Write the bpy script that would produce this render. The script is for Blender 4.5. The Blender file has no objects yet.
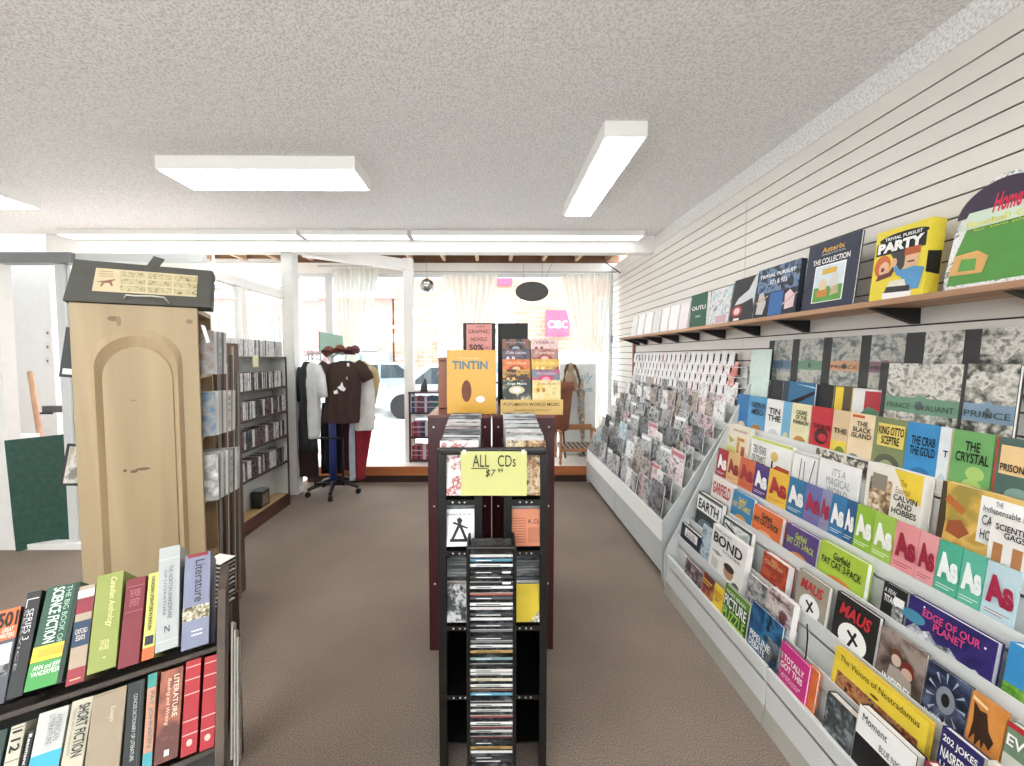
import bpy, math, random
from mathutils import Matrix, Vector, noise
random.seed(7)
S = bpy.context.scene
COL = S.collection
R = math.radians
# ---------------------------------------------------------------- camera, world, exposure
F, PX, PY = 385.0, 495.0, 375.0
cam_d = bpy.data.cameras.new('camera'); cam = bpy.data.objects.new('camera', cam_d); COL.objects.link(cam)
cam_d.sensor_width = 36; cam_d.lens = F/1024*36; cam_d.shift_x = (512-PX)/1024; cam_d.shift_y = -(383-PY)/1024
cam_d.clip_start = .02; cam_d.clip_end = 200
cam.location = (0, 0, 1.5); PITCH, YAW = R(2.75), R(.5)
cam.rotation_euler = (R(90)-PITCH, 0, -YAW)
S.camera = cam
S.view_settings.view_transform = 'Standard'; S.view_settings.look = 'None'; S.view_settings.gamma = 1
S.view_settings.use_curve_mapping = False; S.view_settings.exposure = 0.13
S.cycles.use_denoising = True
S.cycles.max_bounces = 8; S.cycles.diffuse_bounces = 5; S.cycles.transparent_max_bounces = 16
S.cycles.sample_clamp_indirect = 8
W = bpy.data.worlds.new('overcast_sky'); S.world = W; W.use_nodes = True
W.node_tree.nodes['Background'].inputs[0].default_value = (.90, .95, 1, 1)
W.node_tree.nodes['Background'].inputs[1].default_value = 6.0
LAMP = 11.0

# ---------------------------------------------------------------- helpers
_f = Vector((math.sin(YAW)*math.cos(PITCH), math.cos(YAW)*math.cos(PITCH), -math.sin(PITCH)))
_r = Vector((math.cos(YAW), -math.sin(YAW), 0)); _u = _r.cross(_f)
C0 = Vector((0, 0, 1.5))
def hit(x, y, p, n):
    """the point of the plane (p, n) that a direction measured in the photo meets"""
    d = _f*F + _r*(x-PX) + _u*(PY-y); n = Vector(n); return C0 + d*((Vector(p)-C0).dot(n)/d.dot(n))
def atY(x, y, D): return hit(x, y, (0, D, 0), (0, 1, 0))

MATS = {}
def _new(name):
    m = bpy.data.materials.new(name); m.use_nodes = True
    return m, m.node_tree.nodes, m.node_tree.links, m.node_tree.nodes['Principled BSDF']
def lin(h):
    h = h.lstrip('#'); v = [int(h[i:i+2], 16)/255 for i in (0, 2, 4)]
    g = .3*v[0]+.59*v[1]+.11*v[2]; v = [g+(c_-g)*.88 for c_ in v]
    return tuple(c/12.92 if c <= .04045 else ((c+.055)/1.055)**2.4 for c in v)+(1,)
def mat(col, rough=.55, metal=0, var=.06, vs=14, coat=0, name=None):
    """plain surface with faint procedural wear"""
    key = (col, rough, metal, var, vs, coat)
    if key in MATS: return MATS[key]
    m, N, L, B = _new(name or 'surface_'+col.lstrip('#'))
    c = lin(col); tc = N.new('ShaderNodeTexCoord'); nz = N.new('ShaderNodeTexNoise'); nz.inputs['Scale'].default_value = vs
    nz.inputs['Detail'].default_value = 4; L.new(tc.outputs['Object'], nz.inputs['Vector'])
    rp = N.new('ShaderNodeValToRGB'); e = rp.color_ramp.elements
    e[0].position = .3; e[1].position = .7
    e[0].color = tuple(x*(1-var) for x in c[:3])+(1,); e[1].color = tuple(min(1, x*(1+var)) for x in c[:3])+(1,)
    L.new(nz.outputs['Fac'], rp.inputs[0]); L.new(rp.outputs[0], B.inputs['Base Color'])
    B.inputs['Roughness'].default_value = rough; B.inputs['Metallic'].default_value = metal; B.inputs['Coat Weight'].default_value = coat
    MATS[key] = m; return m
def wood(a, b, rough=.5, scale=6, stretch=(1, 1, .08), name='wood'):
    key = ('w', a, b, rough, scale, stretch)
    if key in MATS: return MATS[key]
    m, N, L, B = _new(name); tc = N.new('ShaderNodeTexCoord'); mp = N.new('ShaderNodeMapping'); mp.inputs['Scale'].default_value = stretch
    nz = N.new('ShaderNodeTexNoise'); nz.inputs['Scale'].default_value = scale; nz.inputs['Detail'].default_value = 8; nz.inputs['Distortion'].default_value = 1.2
    rp = N.new('ShaderNodeValToRGB'); e = rp.color_ramp.elements; e[0].position = .35; e[1].position = .65; e[0].color = lin(a); e[1].color = lin(b)
    bp = N.new('ShaderNodeBump'); bp.inputs['Strength'].default_value = .12
    L.new(tc.outputs['Object'], mp.inputs[0]); L.new(mp.outputs[0], nz.inputs['Vector']); L.new(nz.outputs['Fac'], rp.inputs[0])
    L.new(rp.outputs[0], B.inputs['Base Color']); L.new(nz.outputs['Fac'], bp.inputs['Height']); L.new(bp.outputs[0], B.inputs['Normal'])
    B.inputs['Roughness'].default_value = rough; MATS[key] = m; return m
def art(cols, scale=16, seed=0, name='printed_cover', rnd=True, rough=.4, stretch=(1, 1, 1), blocky=None):
    if blocky is None: blocky = scale >= 18
    """a printed picture: patches and figures of a few colours, another layout on every copy"""
    key = ('a', tuple(cols), scale, seed, rnd, rough, stretch, blocky)
    if key in MATS: return MATS[key]
    m, N, L, B = _new(name); tc = N.new('ShaderNodeTexCoord'); ob = N.new('ShaderNodeObjectInfo')
    mp = N.new('ShaderNodeMapping'); mp.inputs['Scale'].default_value = stretch; L.new(tc.outputs['Object'], mp.inputs[0])
    sc = N.new('ShaderNodeVectorMath'); sc.operation = 'SCALE'; sc.inputs['Scale'].default_value = 37 if rnd else 0
    cb = N.new('ShaderNodeCombineXYZ'); [L.new(ob.outputs['Random'], cb.inputs[i]) for i in range(3)]
    L.new(cb.outputs[0], sc.inputs[0]); ad = N.new('ShaderNodeVectorMath'); ad.operation = 'ADD'; ad.inputs[1].default_value = (seed*3.1, seed, seed*1.7)
    a2 = N.new('ShaderNodeVectorMath'); a2.operation = 'ADD'
    L.new(mp.outputs[0], ad.inputs[0]); L.new(ad.outputs[0], a2.inputs[0]); L.new(sc.outputs[0], a2.inputs[1])
    n1 = N.new('ShaderNodeTexNoise'); n1.inputs['Scale'].default_value = scale*.55; n1.inputs['Detail'].default_value = 3; n1.inputs['Distortion'].default_value = 1.5
    n2 = N.new('ShaderNodeTexNoise'); n2.inputs['Scale'].default_value = scale*2.6; n2.inputs['Detail'].default_value = 5
    mx = N.new('ShaderNodeMath'); mx.operation = 'MULTIPLY_ADD'; mx.inputs[1].default_value = .45
    L.new(a2.outputs[0], n1.inputs['Vector']); L.new(a2.outputs[0], n2.inputs['Vector'])
    L.new(n2.outputs['Fac'], mx.inputs[0]); sb = N.new('ShaderNodeMath'); sb.operation = 'SUBTRACT'; sb.inputs[1].default_value = .22
    if blocky:
        vo = N.new('ShaderNodeTexVoronoi'); vo.distance = 'CHEBYCHEV'; vo.inputs['Scale'].default_value = scale*.8; vo.inputs['Randomness'].default_value = .8
        L.new(a2.outputs[0], vo.inputs['Vector']); sp = N.new('ShaderNodeSeparateColor'); L.new(vo.outputs['Color'], sp.inputs[0])
        mr = N.new('ShaderNodeMapRange'); mr.inputs[3].default_value = .36; mr.inputs[4].default_value = .64; L.new(sp.outputs[0], mr.inputs[0])
        av = N.new('ShaderNodeMath'); av.operation = 'MULTIPLY_ADD'; av.inputs[1].default_value = .5; L.new(mr.outputs[0], av.inputs[0])
        hf = N.new('ShaderNodeMath'); hf.operation = 'MULTIPLY'; hf.inputs[1].default_value = .5; L.new(n1.outputs['Fac'], hf.inputs[0]); L.new(hf.outputs[0], av.inputs[2])
        L.new(av.outputs[0], sb.inputs[0])
    else: L.new(n1.outputs['Fac'], sb.inputs[0])
    L.new(sb.outputs[0], mx.inputs[2])
    rp = N.new('ShaderNodeValToRGB'); rp.color_ramp.interpolation = 'LINEAR'; e = rp.color_ramp.elements
    n = len(cols)
    for i in range(n-2): e.new(.5)
    for i in range(n): e[i].position = .36+.28*i/(n-1); e[i].color = lin(cols[i])
    L.new(mx.outputs[0], rp.inputs[0]); L.new(rp.outputs[0], B.inputs['Base Color'])
    B.inputs['Roughness'].default_value = rough; MATS[key] = m; return m

class MB:
    def __init__(s): s.v = []; s.f = []; s.m = []; s.sm = []
    def box(s, x0, x1, y0, y1, z0, z1, m=0, T=None):
        i = len(s.v); P = [(x0,y0,z0),(x1,y0,z0),(x1,y1,z0),(x0,y1,z0),(x0,y0,z1),(x1,y0,z1),(x1,y1,z1),(x0,y1,z1)]
        s.v += [tuple(T @ Vector(p)) for p in P] if T else P
        mm = m if isinstance(m, (list, tuple)) else [m]*6   # bottom top front right back left
        for k, q in enumerate(((0,3,2,1),(4,5,6,7),(0,1,5,4),(1,2,6,5),(2,3,7,6),(3,0,4,7))): s.f.append(tuple(i+j for j in q)); s.m.append(mm[k]); s.sm.append(False)
        return s
    def prism(s, pts, y0, y1, m=0, T=None, axis='y'):
        i = len(s.v); n = len(pts)
        def P(a, b, y): return {'y': (a, y, b), 'x': (y, a, b), 'z': (a, b, y)}[axis]
        P2 = [P(a, b, y0) for a, b in pts]+[P(a, b, y1) for a, b in pts]
        s.v += [tuple(T @ Vector(p)) for p in P2] if T else P2
        s.f.append(tuple(range(i, i+n))); s.f.append(tuple(range(i+2*n-1, i+n-1, -1))); s.m += [m, m]; s.sm += [False]*2
        for k in range(n): s.f.append((i+k, i+n+k, i+n+(k+1) % n, i+(k+1) % n)); s.m.append(m); s.sm.append(False)
        return s
    def tube(s, pts, r, n=8, m=0, rs=None):
        pts = [Vector(p) for p in pts]; base = len(s.v); k = len(pts); up = Vector((0, 0, 1))
        for i, p in enumerate(pts):
            t = (pts[min(i+1, k-1)]-pts[max(i-1, 0)]).normalized(); a = t.cross(up if abs(t.dot(up)) < .95 else Vector((1, 0, 0))).normalized(); b = t.cross(a)
            rr = rs[i] if rs else r
            for j in range(n): q = 2*math.pi*j/n; s.v.append(tuple(p+(a*math.cos(q)+b*math.sin(q))*rr))
        for i in range(k-1):
            for j in range(n): s.f.append((base+i*n+j, base+i*n+(j+1) % n, base+(i+1)*n+(j+1) % n, base+(i+1)*n+j)); s.m.append(m); s.sm.append(True)
        s.f.append(tuple(base+j for j in range(n))[::-1]); s.f.append(tuple(base+(k-1)*n+j for j in range(n))); s.m += [m, m]; s.sm += [False]*2
        return s
    def lathe(s, prof, n=24, m=0, c=(0, 0, 0)):
        return s.loft([[(c[0]+r*math.cos(2*math.pi*j/n), c[1]+r*math.sin(2*math.pi*j/n), c[2]+z) for j in range(n)] for r, z in prof], m)
    def loft(s, rings, m=0, caps=True, smooth=True):
        b = len(s.v); n = len(rings[0])
        for r in rings: s.v += [tuple(p) for p in r]
        for i in range(len(rings)-1):
            for j in range(n): s.f.append((b+i*n+j, b+i*n+(j+1) % n, b+(i+1)*n+(j+1) % n, b+(i+1)*n+j)); s.m.append(m); s.sm.append(smooth)
        if caps:
            s.f.append(tuple(b+j for j in range(n))[::-1]); s.f.append(tuple(b+(len(rings)-1)*n+j for j in range(n))); s.m += [m, m]; s.sm += [False]*2
        return s
    def grid(s, fn, nu, nv, m=0):
        b = len(s.v)
        for i in range(nu+1):
            for j in range(nv+1): s.v.append(tuple(fn(i/nu, j/nv)))
        for i in range(nu):
            for j in range(nv): s.f.append((b+i*(nv+1)+j, b+(i+1)*(nv+1)+j, b+(i+1)*(nv+1)+j+1, b+i*(nv+1)+j+1)); s.m.append(m); s.sm.append(True)
        return s
    def build(s, name, mats, parent=None, T=None, bevel=0):
        me = bpy.data.meshes.new(name); me.from_pydata(s.v, [], s.f)
        for q in (mats if isinstance(mats, (list, tuple)) else [mats]): me.materials.append(q)
        me.polygons.foreach_set('material_index', s.m); me.polygons.foreach_set('use_smooth', s.sm); me.update()
        o = bpy.data.objects.new(name, me); COL.objects.link(o)
        if parent: o.parent = parent
        if T is not None: o.matrix_local = T
        if bevel:
            b = o.modifiers.new('edge', 'BEVEL'); b.width = bevel; b.segments = 2; b.limit_method = 'ANGLE'
        return o
def tag(o, label, cat=None, group=None, kind=None):
    if label: o['label'] = label
    if cat: o['category'] = cat
    if group: o['group'] = group
    if kind: o['kind'] = kind
    return o
def thing(name, T, label, cat, group=None):
    o = bpy.data.objects.new(name, None); COL.objects.link(o); o.empty_display_size = .05
    o.matrix_world = T if isinstance(T, Matrix) else Matrix.Translation(T)
    return tag(o, label, cat, group)
def struct(mb, name, m, label=None, **k): return tag(mb.build(name, m, **k), label, None, None, 'structure')
def frame(p, x, y, z):
    x, y, z = Vector(x).normalized(), Vector(y).normalized(), Vector(z).normalized()
    return Matrix(((x.x, y.x, z.x, p[0]), (x.y, y.y, z.y, p[1]), (x.z, y.z, z.z, p[2]), (0, 0, 0, 1)))
def rotz(p, a): return Matrix.Translation(p) @ Matrix.Rotation(a, 4, 'Z')
TXT = {}
def text(s, m, parent, x0, x1, z0, z1, y=-.0006, vert=0, name='title', bold=0, shear=0, keep=False):
    """lettering filling the box x0..x1, z0..z1 on a face that looks to -y; vert=1 reads downward"""
    k = (s, bold, shear)
    if k not in TXT:
        cu = bpy.data.curves.new('lettering', 'FONT'); cu.body = s; cu.resolution_u = 3; cu.offset = bold; cu.shear = shear; cu.align_x = 'CENTER'; cu.space_line = .85
        o = bpy.data.objects.new('lettering', cu); COL.objects.link(o)
        dg = bpy.context.evaluated_depsgraph_get(); me = bpy.data.meshes.new_from_object(o.evaluated_get(dg))
        bpy.data.objects.remove(o); V = [tuple(v.co) for v in me.vertices]; P = [tuple(p.vertices) for p in me.polygons]; bpy.data.meshes.remove(me)
        TXT[k] = (V, P)
    V, P = TXT[k]
    if not V: return
    ax, bx = min(v[0] for v in V), max(v[0] for v in V); az, bz = min(v[1] for v in V), max(v[1] for v in V)
    mb = MB(); w, h = x1-x0, z1-z0
    for v in V:
        a, b = (v[0]-ax)/max(bx-ax, 1e-6), (v[1]-az)/max(bz-az, 1e-6)
        mb.v.append((x0+a*w, y, z0+b*h) if not vert else (x0+b*w, y, z1-a*h))
    mb.f = P; mb.m = [0]*len(P); mb.sm = [False]*len(P)
    return mb.build(name, m, parent)
def shapes(lst, parent, w, h, y=-.0004, name='cover_print'):
    """flat printed patches: ('r',x0,z0,x1,z1,mat) ('e',cx,cz,rx,rz,mat) ('p',[(x,z)..],mat), in fractions of w and h"""
    mb = MB(); ms = []
    for i, s in enumerate(lst):
        if s[-1] not in ms: ms.append(s[-1])
        k = ms.index(s[-1]); yy = y-.00012*i; b = len(mb.v)
        if s[0] == 'r': pts = [(s[1], s[2]), (s[3], s[2]), (s[3], s[4]), (s[1], s[4])]
        elif s[0] == 'e': pts = [(s[1]+s[3]*math.cos(q*math.pi/12), s[2]+s[4]*math.sin(q*math.pi/12)) for q in range(24)]
        else: pts = s[1]
        mb.v += [(a*w, yy, c*h) for a, c in pts]; mb.f.append(tuple(range(b, b+len(pts)))); mb.m.append(k); mb.sm.append(False)
    return mb.build(name, ms, parent)
ORD = 'first second third fourth fifth sixth seventh eighth ninth tenth eleventh twelfth thirteenth fourteenth fifteenth sixteenth seventeenth eighteenth nineteenth'.split()
for _n, _o in (('twenty', 'twentieth'), ('thirty', 'thirtieth'), ('forty', 'fortieth'), ('fifty', 'fiftieth'), ('sixty', 'sixtieth')): ORD += [_o]+[_n+'-'+q for q in ORD[:9]]
WHITE = mat('#f2f1ee', .6, var=.02, name='white_paint'); PAPER = mat('#f1efe8', .8, var=.05, vs=60, name='page_edges'); CREAM = mat('#e6dcc0', .8, var=.08, vs=60, name='old_page_edges')
BLACK = mat('#0b0b0c', .42, var=.1, name='black_plastic'); INK = mat('#131313', .6, name='black_ink'); WINK = mat('#f6f6f4', .6, var=.01, name='white_ink')
def glass_mat(name, tint=(.97, .985, .98, 1), gloss=.06):
    m, N, L, B = _new(name); N.remove(B); t = N.new('ShaderNodeBsdfTransparent'); t.inputs[0].default_value = tint
    g = N.new('ShaderNodeBsdfGlossy'); g.inputs['Roughness'].default_value = .03; x = N.new('ShaderNodeMixShader'); x.inputs[0].default_value = gloss
    L.new(t.outputs[0], x.inputs[1]); L.new(g.outputs[0], x.inputs[2]); L.new(x.outputs[0], N['Material Output'].inputs[0]); return m
GLASS = glass_mat('window_glass')
def emit(name, col, st):
    m, N, L, B = _new(name); B.inputs['Base Color'].default_value = col; B.inputs['Emission Color'].default_value = col; B.inputs['Emission Strength'].default_value = st; return m

# ---------------------------------------------------------------- room shell
H = 2.75; XW = 1.70; DH = 4.05; DF = 4.55; DG = 5.45; ZS = .19; DB = -2.6; XL = -5.6
# carpet
m, N, L, B = _new('brown_carpet'); tc = N.new('ShaderNodeTexCoord'); n1 = N.new('ShaderNodeTexNoise'); n1.inputs['Scale'].default_value = 220; n1.inputs['Detail'].default_value = 3
n2 = N.new('ShaderNodeTexNoise'); n2.inputs['Scale'].default_value = 1.6; n2.inputs['Detail'].default_value = 5; mul = N.new('ShaderNodeMath'); mul.operation = 'MULTIPLY_ADD'; mul.inputs[1].default_value = .25
rp = N.new('ShaderNodeValToRGB'); e = rp.color_ramp.elements; e[0].position = .42; e[0].color = lin('#5c4f46'); e[1].position = .82; e[1].color = lin('#a39182')
bp = N.new('ShaderNodeBump'); bp.inputs['Strength'].default_value = .5; bp.inputs['Distance'].default_value = .004
for a in (n1, n2): L.new(tc.outputs['Object'], a.inputs['Vector'])
L.new(n2.outputs['Fac'], mul.inputs[0]); L.new(n1.outputs['Fac'], mul.inputs[2]); L.new(mul.outputs[0], rp.inputs[0]); L.new(rp.outputs[0], B.inputs['Base Color'])
L.new(n1.outputs['Fac'], bp.inputs['Height']); L.new(bp.outputs[0], B.inputs['Normal']); B.inputs['Roughness'].default_value = .95; CARPET = m
struct(MB().box(XL, XW+.1, DB, DF+.1, -.1, 0), 'floor', CARPET, 'brown grey short pile carpet')
# stippled ceiling
m, N, L, B = _new('stippled_ceiling'); tc = N.new('ShaderNodeTexCoord'); n1 = N.new('ShaderNodeTexNoise'); n1.inputs['Scale'].default_value = 95; n1.inputs['Detail'].default_value = 4; n1.inputs['Roughness'].default_value = .6
rp = N.new('ShaderNodeValToRGB'); e = rp.color_ramp.elements; e[0].position = .40; e[0].color = lin('#e2e0dd'); e[1].position = .54; e[1].color = lin('#fdfcfa')
bp = N.new('ShaderNodeBump'); bp.inputs['Strength'].default_value = .9; bp.inputs['Distance'].default_value = .012
L.new(tc.outputs['Object'], n1.inputs['Vector']); L.new(n1.outputs['Fac'], rp.inputs[0]); L.new(rp.outputs[0], B.inputs['Base Color'])
L.new(n1.outputs['Fac'], bp.inputs['Height']); L.new(bp.outputs[0], B.inputs['Normal']); B.inputs['Roughness'].default_value = .95; STIP = m
struct(MB().box(XL, XW+.1, DB, DH, H, H+.12), 'ceiling', STIP, 'white stippled ceiling')
struct(MB().box(-4.6, XW+.1, DH+.02, DH+.14, 2.585, H+.12), 'trim_1', mat('#eceae5', .8, var=.02), 'white header between shop and window bay')
struct(MB().box(XW-.004, XW, DB, DF+.9, 2.63, H), 'trim_2', STIP, 'stippled strip along the wall top')
# bay ceiling with joists
struct(MB().box(-5.6, XW+.1, DH+.14, DG+.2, 3.02, 3.1), 'ceiling_bay', mat('#8a654b', .85, var=.15, vs=5), 'bare boards above the window bay')
struct(MB().box(-5.6, XW+.1, DG+.04, DG+.16, 2.80, 3.1), 'wall_bay', mat('#8a654b', .85, var=.15, vs=5), 'brown boards above the window fascia')
JO = wood('#b99272', '#dcc3a4', .8, 5, (1, .1, 1), 'joist_timber')
for i in range(13):
    x = -3.9+i*.46
    o = MB().box(x, x+.045, DH+.14, DG, 2.83, 3.02).build('ceiling_joist', JO); tag(o, 'bare timber joist above the window bay, %s from the slatted wall' % ORD[12-i], 'joist', 'joists over the window bay')
struct(MB().box(-5.6, XW+.1, DG-.02, DG+.16, 2.66, 2.80), 'trim_3', mat('#f4f2ee', .8, var=.03), 'white fascia over the shop window')
# beam running back from post
p0 = Vector((-2.0, DH+.1, 0)); p1 = Vector((-1.0, DF+.28, 0)); d = (p1-p0).normalized(); 
struct(MB().box(0, (p1-p0).length, -.05, .05, 2.56, 2.68, T=frame((p0.x, p0.y, 0), d, Vector((-d.y, d.x, 0)), (0, 0, 1))), 'trim_4', WHITE, 'slanting white beam')
# slatted wall
SLAT = mat('#e2ddd5', .45, var=.015, vs=3, name='slatwall_panel'); GRV = mat('#3a3633', .7, name='slatwall_groove')
mb = MB(); mb.box(XW+.008, XW+.1, DB, DG+.1, 0, H, 1)
z = 2.540
zs = []
while z > .1: zs.append(z); z -= .0765
for k, z in enumerate(zs):
    zz = zs[k+1] if k+1 < len(zs) else 0
    for a, b in ((DB, .2), (.204, 2.60), (2.604, DG+.1)):
        mb.box(XW, XW+.012, a, b, zz+(.007 if zz else 0), z, 0)
mb.box(XW, XW+.012, DB, DG+.1, 2.547, H, 0)
struct(mb, 'wall_right', [SLAT, GRV], 'off white slatwall with dark grooves')
struct(MB().box(XL-.1, XL, DB, DG+.2, 0, 3.1), 'wall_left', WHITE, 'white wall of the entrance side')
struct(MB().box(XL, -3.6, DB-.1, DB, 0, H).box(1.0, XW+.1, DB-.1, DB, 0, H).box(-3.6, 1.0, DB-.1, DB, 0, .7).box(-3.6, 1.0, DB-.1, DB, 2.35, H), 'wall_rear', mat('#e9e6e0', .7, var=.02), 'off white wall behind the viewer')  # opening made for the added rear window
# window stage
struct(MB().box(-2.2, XW, DF, DG, ZS-.04, ZS), 'stage_floor', mat('#e9e0d6', .6, var=.05), 'pale raised window stage')
struct(MB().box(-2.2, XW, DF-.02, DF, .085, ZS), 'trim_5', wood('#b4622f', '#cf8146', .35, 6, (.1, 1, 1), 'orange_board'), 'orange stained board along the stage edge')
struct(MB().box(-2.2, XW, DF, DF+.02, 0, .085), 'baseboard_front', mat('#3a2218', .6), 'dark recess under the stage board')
# front window
def window(n, x0, x1, z0, z1, D=DG, fr=.05, extra=()):
    w = bpy.data.objects.new('window_%d' % n, None); COL.objects.link(w); w['kind'] = 'structure'
    mb = MB().box(x0, x0+fr, D, D+.08, z0, z1).box(x1-fr, x1, D, D+.08, z0, z1).box(x0+fr, x1-fr, D, D+.08, z0, z0+fr).box(x0+fr, x1-fr, D, D+.08, z1-fr, z1)
    for e in extra: mb.box(x0+fr, x1-fr, D, D+.08, e-.025, e+.025)
    mb.build('window_frame', ALU, w, bevel=.004); MB().box(x0+fr, x1-fr, D+.035, D+.041, z0+fr, z1-fr).build('window_glass', GLASS, w)
ALU = mat('#d3d6d6', .35, .0, var=.03, name='pale_aluminium'); ALUG = mat('#8c8f90', .35, .4, name='grey_aluminium')
window(1, -1.15, 1.70, ZS, 2.66)
window(2, -2.75, -1.15, .1, 2.66)
window(3, -3.45, -2.75, .1, 2.86, extra=(2.45,))
window(4, -5.6, -3.45, .1, 2.86, extra=(2.45,))
struct(MB().box(-2.32, -2.22, DG-.02, DG+.07, .19, 2.66), 'trim_10', ALU, 'slim pale post between shop windows')
struct(MB().box(-1.08, -.965, DF+.2, DF+.3, ZS, 2.70), 'trim_6', WHITE, 'white post at the stage corner', bevel=.006)
window(7, -3.6, 1.0, .7, 2.35, D=DB-.09)  # rear window added out of view; skylight through it brightens the ceiling
# inner entrance partition: along the aisle (X=XP) and across (D=DP)
XP, DP = -2.2, 2.98
struct(MB().box(XP-.05, XP, DP, 4.28, 0, 1.36), 'wall_partition', WHITE, 'white low wall under the entrance glazing')
w = bpy.data.objects.new('window_5', None); COL.objects.link(w); w['kind'] = 'structure'
mb = MB().box(XP-.06, XP+.01, DP, 4.28, 2.11, 2.19)
for y in (DP, 3.42, 4.2): mb.box(XP-.06, XP+.01, y, y+.07, 1.36, 2.11)
mb.box(XP-.06, XP+.004, DP, 4.28, 1.30, 1.36)
mb.build('window_frame', WHITE, w, bevel=.005); MB().box(XP-.025, XP-.019, DP, 4.28, 1.36, 2.11).build('window_glass', GLASS, w)
struct(MB().box(XP-.02, XP+.10, 4.12, 4.25, 0, 2.66), 'trim_7', mat('#dfe0dd', .5, var=.02), 'tall pale post at the end of the entrance glazing', bevel=.006)
# across
struct(MB().box(-3.86, -3.71, DP-.03, DP+.06, 0, 2.2).box(-5.6, -3.86, DP, DP+.05, 0, 2.2), 'wall_entrance', WHITE, 'white wall and jamb beside the side opening')
struct(MB().box(-5.6, XP-.95, DP-.04, DP+.05, 2.20, 2.28), 'trim_8', ALUG, 'grey metal rail over the side opening', bevel=.005)
struct(MB().box(-3.71, XP, DP-.03, DP+.05, 0, .045), 'trim_9', WHITE, 'white sill across the side opening')
w = bpy.data.objects.new('window_6', None); COL.objects.link(w); w['kind'] = 'structure'
MB().box(-3.31, -3.25, DP, DP+.05, .045, 2.24).box(-3.25, XP, DP, DP+.05, 2.22, 2.28).build('window_frame', ALU, w)
MB().box(-3.25, XP, DP+.02, DP+.026, .045, 2.24).build('window_glass', GLASS, w)
struct(MB().box(XL, XP-.05, DP+.05, DG+.2, -.1, .004), 'floor_entrance', wood('#d9b7a4', '#e8cfc0', .5, 3, (1, .15, 1), 'pink_boards'), 'pinkish board floor of the entrance')
struct(MB().box(-5.6, -4.84, 4.3, 4.38, 0, 2.86), 'wall_entrance_rear', mat('#e9eef0', .6, var=.02), 'white wall inside the entrance')
# ---------------------------------------------------------------- ceiling lamps
LENS = emit('lamp_lens', (1, .985, .96, 1), LAMP); LENS2 = emit('strip_lens', (1, .99, .97, 1), 2.6); LBODY = mat('#f0efeb', .5, var=.01)
def lamp(x, y, lx, ly, label, group, lens=LENS, drop=.085, wrap=False, sides=(1, 1, 1, 1)):
    t = thing('ceiling_lamp', (x, y, H), label, 'ceiling lamp', group)
    e = .012
    if wrap:
        MB().box(-lx/2+.1, -lx/2+.12, -.01, .01, -.30, 0).box(lx/2-.12, lx/2-.1, -.01, .01, -.30, 0).build('lamp_stem', LBODY, t); MB().box(-lx/2, lx/2, -ly/2, ly/2, -.38, -.30).build('lamp_lens', lens, t, bevel=.02); return t
    mb = MB().box(-lx/2, lx/2, -ly/2, ly/2, -.02, 0)
    if sides[0]: mb.box(-lx/2, -lx/2+e, -ly/2, ly/2, -drop+.004, -.02)
    if sides[1]: mb.box(lx/2-e, lx/2, -ly/2, ly/2, -drop+.004, -.02)
    if sides[2]: mb.box(-lx/2+e, lx/2-e, -ly/2, -ly/2+e, -drop+.004, -.02)
    if sides[3]: mb.box(-lx/2+e, lx/2-e, ly/2-e, ly/2, -drop+.004, -.02)
    mb.build('lamp_body', LBODY, t)
    MB().box(-lx/2+e*sides[0], lx/2-e*sides[1], -ly/2+e*sides[2], ly/2-e*sides[3], -drop, -.021).build('lamp_lens', lens, t)
    return t
lamp(-1.475, 2.63, 1.24, .31, 'wide rectangular ceiling lamp with bright flat lens set crosswise', None)
lamp(.715, 2.68, .23, 1.16, 'narrow long ceiling lamp pointing towards the shop window', None)
lamp(-4.05, 3.0, .95, .3, 'open tube ceiling lamp cut off by the picture edge', None)
lamp(-3.1, 3.955, 2.35, .16, 'pale strip lamp along the header nearest the entrance', 'strip lamps along the header', LENS2, .055)
lamp(-1.36, 3.955, 1.05, .16, 'short middle strip lamp along the header', 'strip lamps along the header', LENS2, .055)
lamp(.36, 3.955, 2.32, .16, 'long strip lamp along the header beside the slatted wall', 'strip lamps along the header', LENS2, .055)
for x in (-3.4, -1.2, .5): lamp(x, -1.0, 1.22, .31, 'wide ceiling lamp above the rear of the shop', 'rear ceiling lamps', wrap=True)  # suspended lamps added behind the camera to brighten ceiling and room
lamp(-1.7, -.1, 1.22, .31, 'wide ceiling lamp above the viewer', 'rear ceiling lamps', wrap=True)  # also added out of view as fill light
lamp(-3.6, 4.6, .9, .3, 'wide ceiling lamp inside the entrance', 'rear ceiling lamps', wrap=True)  # added along with the rear fill lamps
# ---------------------------------------------------------------- right wall racks
RACKC = mat('#dcdfdd', .4, var=.03, vs=4, name='rack_enamel'); KICKC = mat('#b9b8ae', .3, .25, var=.12, vs=5, name='scuffed_kick_metal'); RACKG = mat('#c3c7c6', .4, var=.03, vs=4, name='grey_rack_enamel')
LX = Vector((0, -1, 0))
def rowT(X, y, z, a, dx=0):   # base-centre frame of a cover facing the aisle, leaning back by a
    a = R(a); return frame((X+dx, y, z), LX, (math.cos(a), 0, -math.sin(a)), (math.sin(a), 0, math.cos(a)))
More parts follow.
